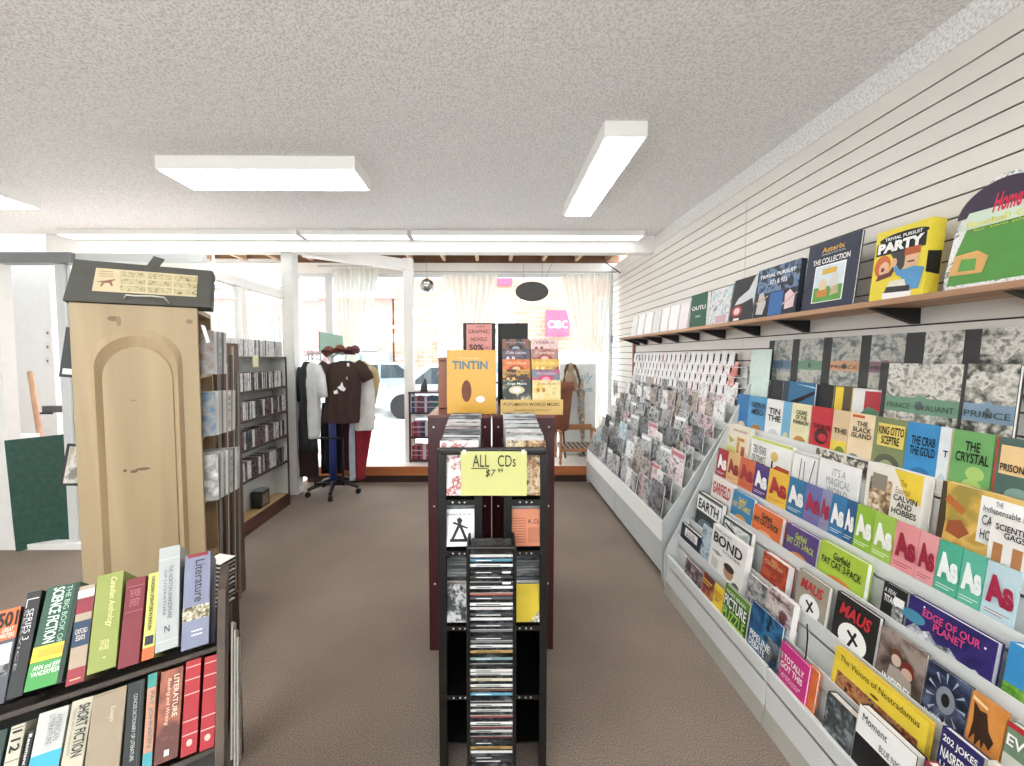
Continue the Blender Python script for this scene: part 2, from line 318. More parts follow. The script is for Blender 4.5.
# rows of the near rack: X of the lip, ratio of drop below the eye to X
BX = [1.11+.07*i for i in range(8)]
BZ = [1.5-r*x for r, x in zip((1.13, .955, .815, .655, .525, .408, .275, .17), BX)]
AX = [1.14+.07*i for i in range(8)]
AZ = [.40+.11*i for i in range(8)]
def rack(label, y0, y1, XS, ZS_, base, top, seams, kick=None):
    t = thing('magazine_rack', ((XS[0]+XW)/2, (y0+y1)/2, 0), label, 'magazine rack')
    t.matrix_world = Matrix.Identity(4); t.location = (1.4, (y0+y1)/2, 0); o = -Vector(t.location); T = Matrix.Translation(o)
    for k, (a, b) in enumerate(zip([y0]+seams, seams+[y1])):
        MB().box(XS[0], XS[0]+.02, a+.003, b-.003, base, ZS_[0], 0).build('front_panel', RACKG if kick is None else RACKC, t, T, bevel=.003)
        if kick: MB().prism([(XS[0]-.012, 0), (XS[0]+.03, 0), (XS[0]+.03, kick), (XS[0]+.004, kick)], a+.003, b-.003).build('kick_panel', KICKC, t, T)
    if not kick:
        MB().box(XS[0]+.03, XS[0]+.05, y0, y1, 0, base).build('kick_panel', mat('#4a4440', .7), t, T)
        MB().prism([(XS[0]-.012, .27), (XS[0]+.004, .27), (XS[0]+.004, .40), (XS[0]-.006, .40), (XS[0]-.006, .385)], y0, y1).build('ledge', WHITE, t, T)
    for i in range(len(XS)):
        nx = XS[i+1] if i+1 < len(XS) else XW-.002
        mb = MB().box(XS[i], nx, y0, y1, ZS_[i]-.066, ZS_[i]-.059)
        if i: mb.box(XS[i], XS[i]+.005, y0, y1, ZS_[i-1]-.06, ZS_[i])
        mb.build('shelf', RACKC, t, T)
    pts = [(XW-.003, 0), (XS[0]+.01, 0), (XS[0]-.004, base), (XS[0]-.008, ZS_[0]+.005)]+[(x, z+.012) for x, z in zip(XS[1:], ZS_[1:])]+[(XW-.003, ZS_[-1]+.10)]
    pts = [(XW-.003, 0), (XS[0], 0), (XS[0]-.008, base), (XS[0]-.008, ZS_[0]+.005), (XS[-1]+.01, top), (XW-.003, top)]
    for y in (y0-.012, y1): MB().prism(pts, y, y+.012).build('side_panel', RACKG, t, T)
    return t
rack('long grey enamel magazine rack beyond the book rack, ending by the window curtain', 2.50, 4.52, AX, AZ, .05, 1.20, [3.5])
rack('pale stepped book rack holding comic albums, with scuffed metal kick plate', .35, 2.38, BX, BZ, .07, 1.33, [1.49], .10)

def book(T, w, h, d, cover, label, cat='book', group=None, name='book', pages=PAPER, spine=None, thin=.0025):
    """closed book: face to -y, spine at x=-w/2, origin at base centre of the face"""
    t = thing(name, T, label, cat, group)
    sp = spine or cover; c = thin
    MB().box(-w/2, w/2, 0, c, 0, h, 0).box(-w/2, w/2, d-c, d, 0, h, 0).box(-w/2, -w/2+c, c, d-c, 0, h, 1).build('cover', [cover, sp], t)
    MB().box(-w/2+c, w/2-.003, c, d-c, .003, h-.003).build('pages', pages, t)
    return t
AL = [7, 7, 7, 7, 6, 5, 4, 4, 3]
def brow(row, xl, yl, xr, yr, cover, label, d=.018, title=None, pics=None, spine=None, dx=0, h=None, name='book', cat='book', pages=PAPER, group=None):
    """a cover standing in row `row`, whose top edge runs between two measured points"""
    X = (BX+[1.655])[row]+.007+dx; zb = (BZ+[1.36])[row]-(.052 if row < 8 else 0); a = R(AL[row])
    n = (math.cos(a), 0, -math.sin(a)); p = (X, 0, zb)
    A, B_ = hit(xl, yl, p, n), hit(xr, yr, p, n)
    w = abs(A.y-B_.y)-.002; hh = h or ((A.z+B_.z)/2-zb)/math.cos(a)
    t = book(rowT(X, (A.y+B_.y)/2, zb, AL[row]), w, hh, d, cover, label, cat, group, name, pages, spine)
    # pictures and lettering are given in fractions of the cover, from its lower corner
    holder = t
    if pics:
        o = shapes(pics, t, w, hh); o.location = (-w/2, 0, 0)
    for q in (title or []):
        s, m_, x0, z0, x1, z1 = q[:6]; k = q[6] if len(q) > 6 else {}
        text(s, m_, t, -w/2+x0*w, -w/2+x1*w, z0*hh, z1*hh, y=-.003, **k)
    return t
c = mat
NAVY = c('#23283f'); RED = c('#c3202c'); YEL = c('#f0cf2e'); ORG = c('#e4702d'); TEAL = c('#3f9f95'); LGR = c('#9bb84a'); PINK = c('#e07f8b'); HOT = c('#d32a82'); SKY = c('#2e8fd0'); DBL = c('#1c5f93'); PUR = c('#4b2a72'); TAN = c('#e0c08f'); GRN = c('#6fb36d'); BRN = c('#6b3b24'); DGR = c('#26382c')
def T_(s, m_, *b, **k): return (s, m_, *b, k)
bd = dict(bold=.02)
# --- row 1 (lowest)
brow(0, 686, 559, 703, 572, art(['#3b2d35', '#6b5560', '#b8a9a4'], 26, 1), 'small brown grey paperback at the entrance end of the lowest tier', .012)
brow(0, 704, 571, 714, 583, art(['#5b1420', '#8a2230', '#c98b2a'], 20, 2), 'narrow dark red magazine beside the yellow one, lowest tier', .008, None, [('r', .1, .8, .9, .85, YEL), ('r', .1, .7, .7, .74, YEL)])
brow(0, 715, 583, 724.5, 591, YEL, 'narrow yellow magazine squeezed in the lowest tier', .008, [T_('SUDOKU\nEASY', RED, .08, .5, .92, .85)])
brow(0, 726, 584, 750, 604, c('#2c5a22'), 'green puzzle book with white and lime lettering, lowest tier', .014,
     [T_('MORE BRAIN', WINK, .1, .84, .9, .92), T_('PICTURE', WINK, .05, .55, .97, .8, **bd), T_('PUZZLE', c('#a9d84a'), .05, .26, .97, .52, **bd)], [('r', 0, .82, 1, 1, c('#5c8f1f')), ('r', 0, 0, 1, .22, c('#1d2b1a'))])
brow(0, 752.7, 601.7, 783.7, 626, art(['#143a63', '#1f5d92', '#2f7cae', '#0f2239'], 9, 3), 'blue paperback about a pipeline debate, lowest tier', .012,
     [T_('PIPELINE', WINK, .08, .40, .75, .52, **bd), T_('DEBATE', WINK, .08, .26, .62, .38, **bd)], [('p', [(0, 0), (1, 0), (1, .28), (.6, .1), (0, .2)], c('#39404a'))])
brow(0, 768, 636, 783, 652, art(['#2f3236', '#8b9096', '#d6d7d6'], 14, 4), 'grey crumpled magazine between the blue and the pink books', .004)
brow(0, 809, 664, 819, 673, ORG, 'orange paperback just behind the pink book', .012, dx=.012, name='book')
brow(0, 782, 640.6, 810, 667, HOT, 'bright pink self-help book with white capitals', .011,
     [T_('I TOTALLY', WINK, .1, .70, .9, .82, **bd), T_('GOT THIS', WINK, .1, .54, .88, .66, **bd), T_('a guided journal\nfor everyone', WINK, .1, .36, .85, .46)])
brow(0, 828, 690, 856, 718.6, art(['#1d2022', '#33383b', '#50575a', '#8b9496'], 30, 5), 'thick book with mottled black and grey cover, lowest tier', .03, pages=WHITE)
brow(0, 860, 703, 918, 757, c('#191a1c'), 'thick black book with a white band reading blue nights', .028,
     [T_('Moment', INK, .1, .83, .55, .93), T_('BLUE NIGHTS', INK, .45, .66, .95, .74)], [('r', 0, .62, 1, 1, WINK)], pages=WHITE)
brow(0, 925, 762, 985, 812, c('#8f2f35'), 'dark red book in the lowest tier, cut off by the picture edge', .03)
# --- row 2
brow(1, 682, 524, 703, 537, NAVY, 'dark navy album with a white title box at the rack end', .02,
     [T_('TALES\nBRAND', INK, .26, .60, .74, .86)], [('r', .2, .55, .8, .9, WINK), ('e', .5, .25, .3, .12, c('#4a5578'))])
brow(1, 703.5, 524, 713, 530, art(['#8fb0c4', '#c7d8e0', '#5c7b90'], 20, 6), 'pale blue book peeking out between the navy and white ones', .01)
BOND = brow(1, 714, 521, 747.5, 550, c('#edece6'), 'thick white film book with a small face picture', .032,
     [T_('THE JAMES', INK, .1, .91, .6, .96), T_('BOND', INK, .08, .68, .92, .88, **bd), T_('DOSSIER', INK, .4, .6, .9, .65)],
     [('e', .62, .32, .14, .13, c('#c08a6c')), ('e', .62, .40, .15, .07, c('#3a2a22')), ('p', [(.05, .5), (.25, .54), (.4, .5), (.25, .46)], c('#9a9c9c')), ('e', .85, .18, .1, .06, c('#5a6157')), ('r', .1, .2, .3, .38, c('#c9c9c2'))], pages=WHITE)
brow(1, 749, 574, 767.5, 587, art(['#4c4c4e', '#8d8d8e', '#c6c5c2', '#6c6c6e'], 22, 7), 'grey photographic book next to the thick white film book', .02, pages=WHITE)
brow(1, 769, 587, 794.4, 604, art(['#8d7b77', '#c5b3ad', '#e0d5cf', '#7c4a4e'], 13, 8), 'thick pale book with a dusky rose figure and small capitals', .032, [T_('INFILTRATED', c('#6b2a33'), .08, .84, .92, .93, **bd)], pages=WHITE)
brow(1, 836, 647, 930, 721, YEL, 'large yellow book of prophecies with dark red picture band', .02,
     [T_('The Visions of Nostradamus', INK, .08, .80, .94, .92)], [('r', .06, .1, .94, .58, art(['#5e2417', '#94442b', '#c98f5a', '#3c1410'], 30, 9, rnd=False)), ('e', .5, .66, .05, .025, BRN)], pages=c('#e8c63a'))
brow(1, 942, 726.7, 985, 757, c('#2a2568'), 'purple joke book with white and red capitals', .02,
     [T_('202 JOKES', WINK, .08, .80, .92, .92, **bd), T_('NASREDDIN', WINK, .08, .6, .95, .75, **bd), T_('HODJA', WINK, .1, .36, .8, .55, **bd)])
brow(1, 988, 760, 1040, 800, c('#d9d4c8'), 'cream book behind the purple joke book, cut off by the picture edge', .02)
# --- row 3
brow(2, 699, 491, 722.7, 505.7, c('#30383c'), 'picture book with white title block reading earth', .03,
     [T_('EARTH', INK, .08, .62, .92, .86, **bd)], [('r', 0, .56, 1, .93, WINK), ('e', .5, .22, .35, .2, c('#66777c')), ('r', 0, .93, 1, 1, c('#56615c'))], pages=WHITE)
brow(2, 724, 515, 752.7, 534.5, c('#d5d8d6'), 'silver grey car book with dark edge above the white film book', .02,
     None, [('r', 0, 0, 1, 1, c('#3f4a46')), ('r', .06, .06, .94, .93, art(['#c9cecc', '#9aa19f', '#e8eae9', '#4b5250'], 10, 10)), ('p', [(.1, .8), (.6, .62), (.9, .66), (.9, .7), (.6, .68), (.1, .86)], INK)])
brow(2, 764.4, 547.5, 788, 571, art(['#2b1210', '#8e2a1a', '#d0532a', '#a5301e'], 12, 11), 'red and black novel with a horned shape above the rose book', .035, [T_('RED\nCOUNTRY', c('#e9ba7a'), .12, .74, .88, .93, **bd)], pages=WHITE)
for (q, colr, lab) in (((799.7, 567, 829.7, 589), '#a39a87', 'tan comic album with red slashed title and white disc'), ((837.5, 591, 880.5, 618), '#22221f', 'black comic album with red slashed title and white disc')):
    brow(2, *q, c(colr), lab, .018, [T_('MAUS', c('#cf2a30'), .14, .66, .88, .88, bold=.03, shear=.2)],
         [('e', .5, .36, .34, .25, WINK), ('p', [(.4, .2), (.47, .22), (.6, .5), (.55, .52)], INK), ('p', [(.36, .45), (.62, .3), (.66, .34), (.4, .49)], INK), ('r', .1, .1, .3, .13, c('#77746a'))], pages=WHITE)
brow(2, 883, 623, 927.5, 657, art(['#3c3230', '#5e504b', '#7c6a62', '#9d8e84'], 12, 12), 'dusky brown comic with two round heads and white lettering', .012,
     [T_('INFIDEL', WINK, .18, .14, .86, .30, **bd)], [('e', .42, .66, .13, .12, BRN), ('e', .42, .60, .11, .09, c('#cdb4a2')), ('e', .68, .56, .15, .13, c('#7c2521')), ('e', .68, .50, .12, .09, c('#c9a896')), ('p', [(.25, .2), (.85, .2), (.8, .42), (.5, .5), (.3, .48)], c('#a59a92'))], pages=WHITE)
brow(2, 929, 659.5, 972, 688, art(['#171c2c', '#2c3856', '#5a6a8c', '#20283f'], 10, 13), 'dark blue comic with burst of rays and a pale eye', .012,
     [T_('INFIDEL', WINK, .1, .08, .75, .28, **bd)], [('e', .52, .58, .22, .2, c('#7f8894')), ('e', .52, .58, .1, .1, c('#14161c'))]+[('p', [(.52+.25*math.cos(a), .58+.23*math.sin(a)), (.52+.46*math.cos(a-.06), .58+.4*math.sin(a-.06)), (.52+.46*math.cos(a+.06), .58+.4*math.sin(a+.06))], c('#a9b4cc')) for a in [k*.55 for k in range(11)]], pages=WHITE)
brow(2, 973, 689, 1008, 715, art(['#c8752c', '#e0913f', '#d98233'], 8, 14), 'orange comic with a dark feathered shape', .01,
     None, [('p', [(.1, .88), (.3, .8), (.5, .82), (.62, .6), (.8, .5), (.7, .36), (.55, .42), (.5, .3), (.42, .42), (.3, .28), (.25, .45), (.1, .3), (.15, .6)], c('#3b2418')), ('p', [(.05, .95), (.5, .9), (.5, .86), (.05, .9)], c('#f1d9a8'))])
brow(2, 1009, 717, 1050, 752, c('#6e8b6c'), 'grey green book with red top band, cut off by the picture edge', .02, [T_('EVE', WINK, .06, .68, .7, .84, **bd)], [('r', 0, .92, 1, 1, RED), ('r', 0, 0, 1, .35, c('#b9683a')), ('r', 0, .35, 1, .55, c('#cfd3c6'))])
# --- row 4
GAR = [((713.5, 474.4, 733.5, 487.5), '#ece6dc', '#c0262c', 'GARFIELD', 'white comic book with curved red title at the rack end', '#b63b3b'),
       ((734.4, 488.8, 754.5, 500.5), '#2c7fb5', '#f0d23a', 'Garfield\nFAT CAT 3-PACK', 'blue comic book with yellow title', '#e2912f'),
       ((755, 502.8, 783, 520), '#e2692b', '#1f1a17', 'Garfield\nFAT CAT 3-PACK', 'orange comic book with black title', '#f0b48a'),
       ((788, 521.4, 819, 541), '#5a3f86', '#b8d14a', 'Garfield\nFAT CAT 3-PACK', 'purple comic book with lime title', '#e58a2d'),
       ((822, 538.4, 868.4, 565.4), '#a8c832', '#17201a', 'Garfield\nFAT CAT 3-PACK', 'lime green comic book with black title', '#d9822f')]
for q, cc, tc_, s, lab, blob in GAR:
    brow(3, *q, c(cc), lab, .022, [T_(s, c(tc_), .08, .52, .94, .88, **bd)], [('e', .5, .2, .3, .17, c(blob)), ('e', .3, .12, .16, .1, c('#7a4a1d') if cc != '#ece6dc' else c('#e8d7c8'))], pages=WHITE)
brow(3, 884.5, 580, 908, 594.5, c('#1a1a1c'), 'black comic with white comic strip figures, beside the lime green one', .015,
     [T_('A FEW', WINK, .1, .8, .6, .9), T_('TITANS', WINK, .12, .6, .7, .75, **bd)], [('r', .5, .2, .97, .75, art(['#f2f2f0', '#8a8a88', '#1b1b1b'], 30, 15)), ('r', .52, .62, .95, .8, WINK)])
brow(3, 910, 595, 998.8, 642, art(['#22205a', '#3b2f7c', '#2a2766'], 6, 16), 'wide dark violet picture book with pink lettering over white mountains', .02,
     [T_('EDGE OF OUR\nPLANET', c('#e0407c'), .2, .56, .86, .88, **bd)], [('p', [(.0, .3), (.12, .5), (.22, .42), (.3, .5), (.4, .34), (.55, .42), (.7, .26), (.85, .34), (1, .16), (1, 0), (0, 0)], art(['#f4f4f2', '#b9bdc6', '#3a4556'], 40, 17, rnd=False)), ('e', .08, .6, .16, .12, c('#3f8fb0')), ('e', .9, .8, .012, .02, WINK), ('e', .2, .9, .012, .02, WINK)], pages=WHITE)
brow(3, 1010, 640.6, 1045, 660, SKY, 'book with a blue sky and green grass cover at the picture edge', .03, None, [('r', 0, 0, 1, .42, art(['#2f6b1c', '#5f9c2c', '#8cc540'], 45, 18))], pages=WHITE)
# --- row 5: the album series with bent letter A
AST = [(719, 729, '#b51f2c', '#f4f2ee'), (729, 741, '#e0b070', '#9c2626'), (741, 756, '#d9653b', '#a8202a'), (756, 770, '#4d2f80', '#f1efee'), (770, 790, '#eeb92c', '#b3252b'),
       (790, 807, '#2877a5', '#f3f2ef'), (807, 823, '#6a6fae', '#b02a4a'), (823, 833, '#8a8fb8', '#b02a4a'), (833, 848, '#2e78ac', '#f3f2ef'), (848, 858, '#1f5b90', '#f3f2ef'),
       (858, 876, '#8dbb2f', '#f0f3e6'), (876, 897, '#9cc444', '#f0f3e6'), (897, 921, '#e88f92', '#a31d36'), (921, 940, '#e8999c', '#a31d36'), (940, 964, '#45b190', '#eef6f2'), (964, 988, '#55ba9d', '#eef6f2'), (988, 1021, '#b8d5de', '#b01f45')]
cn = ['red', 'tan', 'brick orange', 'violet', 'golden yellow', 'mid blue', 'mauve blue', 'pale mauve', 'bright blue', 'dark blue', 'lime green', 'yellow green', 'salmon pink', 'pale pink', 'teal', 'pale teal', 'ice blue']
AA = [(.12, .38), (.3, .42), (.38, .78), (.36, .9), (.66, .88), (.72, .36), (.92, .32), (.9, .26), (.62, .26), (.56, .55), (.45, .56), (.42, .38), (.5, .34), (.1, .3)]
for k, (xa, xb, cc, ic) in enumerate(AST):
    ya = lambda x: 449.6+(x-719)*.4 if x < 860 else 506+(x-860)*.43
    brow(4, xa, ya(xa)-2, xb, ya(xb)-2, c(cc), '%s comic album with big bent initials, %s from the entrance end of its tier' % (cn[k], ORD[k]), .008, [T_('As', c(ic), .14, .44, 1.0, .84, bold=.06, shear=-.25, name='initials')],
         [('r', .1, .34, .9, .35, c(ic)), ('r', .1, .30, .7, .31, c(ic)), ('e', .5, .1, .3, .07, c('#d8c9a0'))], group=None)
# --- row 6
brow(5, 728, 422, 751, 430, c('#e6dfc6'), 'cream comic with orange and lime patches beside the tier end', .03, [T_('THE SHARK', c('#b0503a'), .3, .84, .9, .9)],
     [('r', .05, .1, .45, .42, c('#d3cf6a')), ('r', .45, .1, .9, .75, c('#e8d9b0')), ('r', .5, .62, .8, .7, c('#d8812f')), ('r', .5, .3, .62, .6, c('#d39a3e')), ('r', .7, .2, .85, .5, c('#b9512d')), ('p', [(.1, .7), (.4, .6), (.2, .5)], c('#b9ad53'))])
brow(5, 752.7, 434, 793, 449.6, c('#eeeee8'), 'white comic treasury with lime top edge and red sled', .02,
     [T_('TEN YEARS\nOF COMICS', INK, .06, .3, .42, .78)], [('r', 0, .93, 1, 1, c('#c9d75a')), ('p', [(.6, .3), (.98, .22), (.98, .4), (.7, .42)], c('#c2452a')), ('e', .62, .62, .09, .13, c('#e9c26a')), ('r', .56, .3, .6, .5, INK)])
brow(5, 794.5, 449, 819, 459, c('#eeeeec'), 'white album with thin pencil drawn lines', .02, None, [('p', [(.3, .1), (.33, .1), (.36, .85), (.33, .85)], INK), ('p', [(.5, .1), (.53, .1), (.5, .8), (.47, .8)], c('#555')if False else c('#555555')), ('p', [(.7, .2), (.73, .2), (.9, .9), (.86, .9)], c('#666666')), ('r', 0, .94, 1, 1, c('#c9c9c6'))])
brow(5, 817, 444, 868, 466, c('#e8e8e4'), 'treasury with forest drawing behind the white magical one', .014, None, [('r', 0, .62, 1, 1, art(['#2c2c28', '#6a6357', '#d8d3c4', '#efe9dc'], 32, 19))], dx=.012)
brow(5, 820.6, 455, 860, 472, c('#ececea'), 'white slip treasury with pale grey magical world title', .010, [T_("IT'S A\nMAGICAL\nWORLD", c('#9a9a98'), .25, .28, .85, .86)], dx=-.012)
brow(5, 868.7, 461, 925, 477, c('#eee9dc'), 'treasury with sketched wagon, yellow corner and black title', .04,
     [T_('The\nEssential', c('#8a6a1c'), .58, .64, .82, .86), T_('CALVIN\nAND\nHOBBES', INK, .55, .32, .97, .62, **bd)],
     [('p', [(.5, 1), (1, 1), (1, .55), (.75, .62)], YEL), ('r', .08, .15, .5, .78, art(['#3a3128', '#8a6a4a', '#d9b98c', '#efe9dc'], 26, 20)), ('r', .12, .6, .4, .85, c('#8f8577'))], pages=WHITE)
brow(5, 943, 481, 1030, 503, art(['#a8923c', '#e0b348', '#eac264', '#c99a38'], 7, 21), 'large treasury with golden field, dark tree and white title sheet', .03,
     [T_('THE', INK, .68, .86, .76, .92), T_('Indispensable', INK, .55, .74, .95, .84), T_('CALVIN', INK, .55, .6, .85, .72), T_('HOBBES', INK, .55, .42, .85, .54)],
     [('r', .5, .36, .97, .95, WINK), ('p', [(0, 0), (.07, 0), (.1, .5), (.06, 1), (0, 1)], c('#4a3d26')), ('p', [(.06, .75), (.3, .62), (.34, .7), (.1, .85)], c('#c36a2c')), ('p', [(.12, .35), (.3, .3), (.42, .42), (.3, .55), (.14, .5)], c('#a8532c')), ('p', [(.28, .1), (.55, .05), (.6, .12), (.3, .16)], c('#3c3524'))], pages=WHITE)
brow(5, 992, 515, 1045, 530, c('#ece9e4'), 'white paperback with orange curtains drawn on it, at the picture edge', .010,
     [T_('SCIENTIFIC\nGAGS', INK, .12, .7, .92, .9, **bd)], [('r', .1, .05, .3, .6, c('#b97a45')), ('r', .5, .05, .7, .6, c('#b97a45')), ('e', .38, .2, .08, .12, c('#5b6f7c'))], dx=-.022)
# --- row 7: adventure albums
TT = [(738, 749.7, '#2a78b8', '', 'blue', '#f2d6b0'), (749.7, 767.5, '#4f9bd0', 'TINTIN IN\nAMERICA', 'sky blue', '#b3793c'), (767.5, 784, '#ecebe8', 'TIN\nTHE', 'white', '#cfd4d9'), (784, 792.7, '#6db2d8', '', 'pale blue', '#d9cf9c'),
      (792.7, 812, '#e7dfae', 'CIGARS\nOF THE\nPHARAOH', 'pale yellow', '#c5873a'), (812.5, 834, '#cf2432', 'THE BLUE', 'red', '#4a1115'), (834, 850.6, '#dcbf92', 'THE', 'tan', '#98a83a'),
      (850.6, 876, '#f0d6ac', 'THE\nBLACK\nISLAND', 'peach', '#cfc9b4'), (876, 908.5, '#7d8a5a', 'KING OTTO\nSCEPTRE', 'moss green', '#e9cf60'), (908.5, 941, '#2f8fcf', 'THE CRAB\nTHE GOLD', 'bright azure', '#2277b4'),
      (941, 953, '#dfe8ec', 'T', 'icy white', '#c7d5da'), (953, 996, '#6aad5f', 'THE\nCRYSTAL', 'leaf green', '#93c26a'), (997.6, 1045, '#4c6a62', 'PRISONERS', 'dark green', '#f0c98c')]
for k, (xa, xb, cc, s, nm, cc2) in enumerate(TT):
    ya = lambda x: 393.5+(x-738)*.163
    pic = []
    if nm in ('moss green', 'dark green'): pic = [('r', .12, .52, .95, .9, c(cc2))]
    elif nm == 'tan': pic = [('r', 0, 0, 1, .42, c('#e8cf3f')), ('e', .6, .2, .3, .12, c('#6f8f2c'))]
    elif nm == 'leaf green': pic = [('e', .65, .42, .22, .1, c('#a9d06a')), ('e', .6, .22, .25, .12, c('#a9d06a')), ('e', .2, .08, .12, .06, c('#e4b48c')), ('r', 0, 0, .03, 1, c('#e0b784'))]
    elif nm == 'red': pic = [('e', .55, .42, .32, .16, c(cc2)), ('e', .62, .4, .2, .08, c(cc)), ('r', .05, .06, .6, .2, c('#2b2b35'))]
    elif nm == 'moss green': pass
    elif nm == 'peach': pic = [('r', .1, .92, .6, .97, c('#d2502f')), ('e', .3, .14, .25, .12, c('#7b8d9a'))]
    else: pic = [('e', .55, .18, .33, .14, c(cc2)), ('e', .3, .1, .18, .08, c('#5f6f7a'))]
    if nm == 'moss green': pic += [('e', .5, .2, .4, .2, c('#59604a')), ('e', .5, .14, .25, .16, c('#9fae7a'))]
    if nm == 'dark green': pic = [('r', 0, 0, .06, 1, c('#b4462e'))]+pic+[('e', .6, .25, .3, .12, c('#7fa59c'))]
    if nm == 'sky blue': pic += [('r', 0, 0, 1, .1, c('#8b5a2b'))]
    zt = .56 if nm not in ('bright azure', 'white') else .5
    brow(6, xa, ya(xa), xb, ya(xb), c(cc), '%s adventure album, %s from entrance end of the tier under the grey volumes' % (nm, ORD[k]), .010,
         [T_(s, INK, .16 if len(s) > 1 else .5, zt, .95, zt+(.1 if '\n' not in s else .3), **bd)] if s else None, pic)
# --- row 8 and the wall row: grey cloth-spined volumes
SPG = c('#38393a')
brow(7, 752, 350, 772, 349, c('#cfe3d8'), 'blank pale green card beside the uppermost row of volumes', .004, name='card', cat='card')
brow(7, 771, 380, 783, 380, c('#26282b'), 'dark narrow volume, first of the tier over the adventure albums', .012, dx=.01)
brow(7, 784, 381, 816, 383, c('#2c6f9c'), 'blue and black book half hidden by adventure albums', .012, None, [('p', [(.2, .4), (1, .8), (1, .7), (.3, .3)], INK), ('p', [(.4, .95), (1, .9), (1, .85)], c('#9cc9de')), ('r', 0, 0, .2, 1, c('#33414f'))])
brow(7, 816.5, 384, 834, 386, c('#1f2022'), 'black book between the blue and the yellow ones', .012, dx=.01)
brow(7, 836, 386, 853, 388, YEL, 'yellow and brown book half hidden by adventure albums', .012, None, [('r', .5, 0, 1, 1, c('#5c4a33')), ('e', .6, .3, .3, .12, c('#7a6b3a'))])
brow(7, 853.6, 388, 882, 390, c('#e5e4df'), 'white, red and green book below the grey volumes', .012, None, [('r', .45, .45, 1, .95, c('#b92f38')), ('p', [(0, 0), (1, 0), (1, .5), (.6, .6), (.2, .3)], c('#4d8a6c')), ('p', [(.4, 0), (1, 0), (.9, .3)], c('#2a2d30'))])
PVL = ['grey blue banded', 'grey with green foot', 'peach banded', 'mauve banded', 'pale battle scene', 'pale crowd scene']
for row, xa, xb, ya_, yb_, band, s, lab in ((7, 881, 965, 363.4, 363.8, '#6d9a7c', 'PRINCE     VALIANT', 'wide volume with green band and castle roofs'), (7, 962, 1022, 364, 364, '#7d9bb4', 'PRINCE', 'volume with blue band and village, second in front row of volumes'),
                                   (8, 770, 794, 336, 335, '#5f7f9c', '', 'grey blue'), (8, 794, 825, 334.5, 333.5, '#6d9a7c', '', 'olive grey'), (8, 825, 863, 333, 330, '#d9a27c', 'PRINCE', 'peach banded'), (8, 863, 908, 330, 327, '#8a6676', 'PRINCE', 'mauve banded'), (8, 908, 967, 327, 323, '#a9a9a6', '', 'battle scene'), (8, 967, 1045, 323, 315, '#b9c4cc', '', 'crowd scene')):
    L_ = lab if row == 7 else 'black spined comic volume with %s cover in the uppermost row on the wall' % lab
    A1, A2 = (.12, 1) if row == 7 else (.24, 1)
    if lab == 'battle scene': A1 = .35
    b0, b1 = (.36, .56) if row == 7 else (.3, .5)
    tones = {'green': 0}
    seed = 30+len(lab)+int(xa)
    pic = [('r', A1, 0, 1, 1, art(['#303330', '#77776e', '#b3b1a5', '#e0ded6', '#8a827a'] if row == 7 or 'scene' in lab else ['#5c6366', '#8b9290', '#c2c0b4', '#a9a79a'], 19, seed, blocky=True, rnd=False))]
    if 'scene' not in lab: pic += [('r', A1, b0, 1, b1, c(band)), ('e', (A1+1)/2, (b0+b1)/2+.02, .13, .11, c(band)), ('e', (A1+1)/2, (b0+b1)/2, .05, .06, c('#3f5a4c' if 'green' in band else '#5a6067'))]
    if row == 7: pic += [('p', [(A1, 0), (1, 0), (1, .2), (.9, .28), (.85, .16), (.6, .2), (.5, .1), (.4, .18), (A1, .12)], c('#d6d2c4'))]
    brow(row, xa, ya_, xb, yb_, SPG, L_, .016, [T_(s, c('#33453d'), A1+.04, b0+.05, .96, b0+.12)] if s else None, pic, h=(.235 if row == 8 else None), group=None)
# wire card holder hanging in front of the comics
t = thing('wire_hook', hit(806, 650, (BX[1]-.01, 0, 0), (1, 0, 0)), 'thin black wire hook hanging on the shelf edge under the tan comic', 'wire hook')
MB().tube([(0, 0, .10), (.004, 0, .05), (0, 0, -.03), (-.01, 0, -.04)], .0025, 6).build('wire', BLACK, t)

# ---------------------------------------------------------------- far rack: magazines
GP = [('grey', art(['#2b2b2c', '#77777a', '#c2c2c2', '#8e8e90'], 20, 41)), ('charcoal', art(['#1c1c1e', '#3e3f43', '#8f9094', '#5c5d60'], 24, 42)), ('silver grey', art(['#5e6063', '#a0a2a4', '#d3d3d3', '#4b4d50'], 16, 43)),
      ('off white', art(['#bdbbb8', '#ecebe8', '#f2f1ee', '#8a8886'], 22, 44)), ('pale pink', art(['#b98a92', '#e8cdd0', '#f0e3e2', '#7d5f66'], 20, 45)), ('pale blue', art(['#6fa3b8', '#b6d3de', '#e2ecef', '#5a6a74'], 18, 46)),
      ('brownish grey', art(['#3a322d', '#7d7067', '#c2b6aa', '#a08f80'], 22, 47)), ('grey', art(['#3a3b3e', '#999b9e', '#dfe0e0', '#2c2d30'], 32, 48)), ('rose and grey', art(['#4d3a40', '#9c8288', '#dccfd0', '#c0686c'], 24, 49))]
KIT = [c('#f1efec', .7), c('#24242a', .7)]
TN = ['lowest', 'second', 'third', 'fourth', 'fifth', 'sixth', 'seventh', 'eighth']
rng = random.Random(11)
MESH = {}
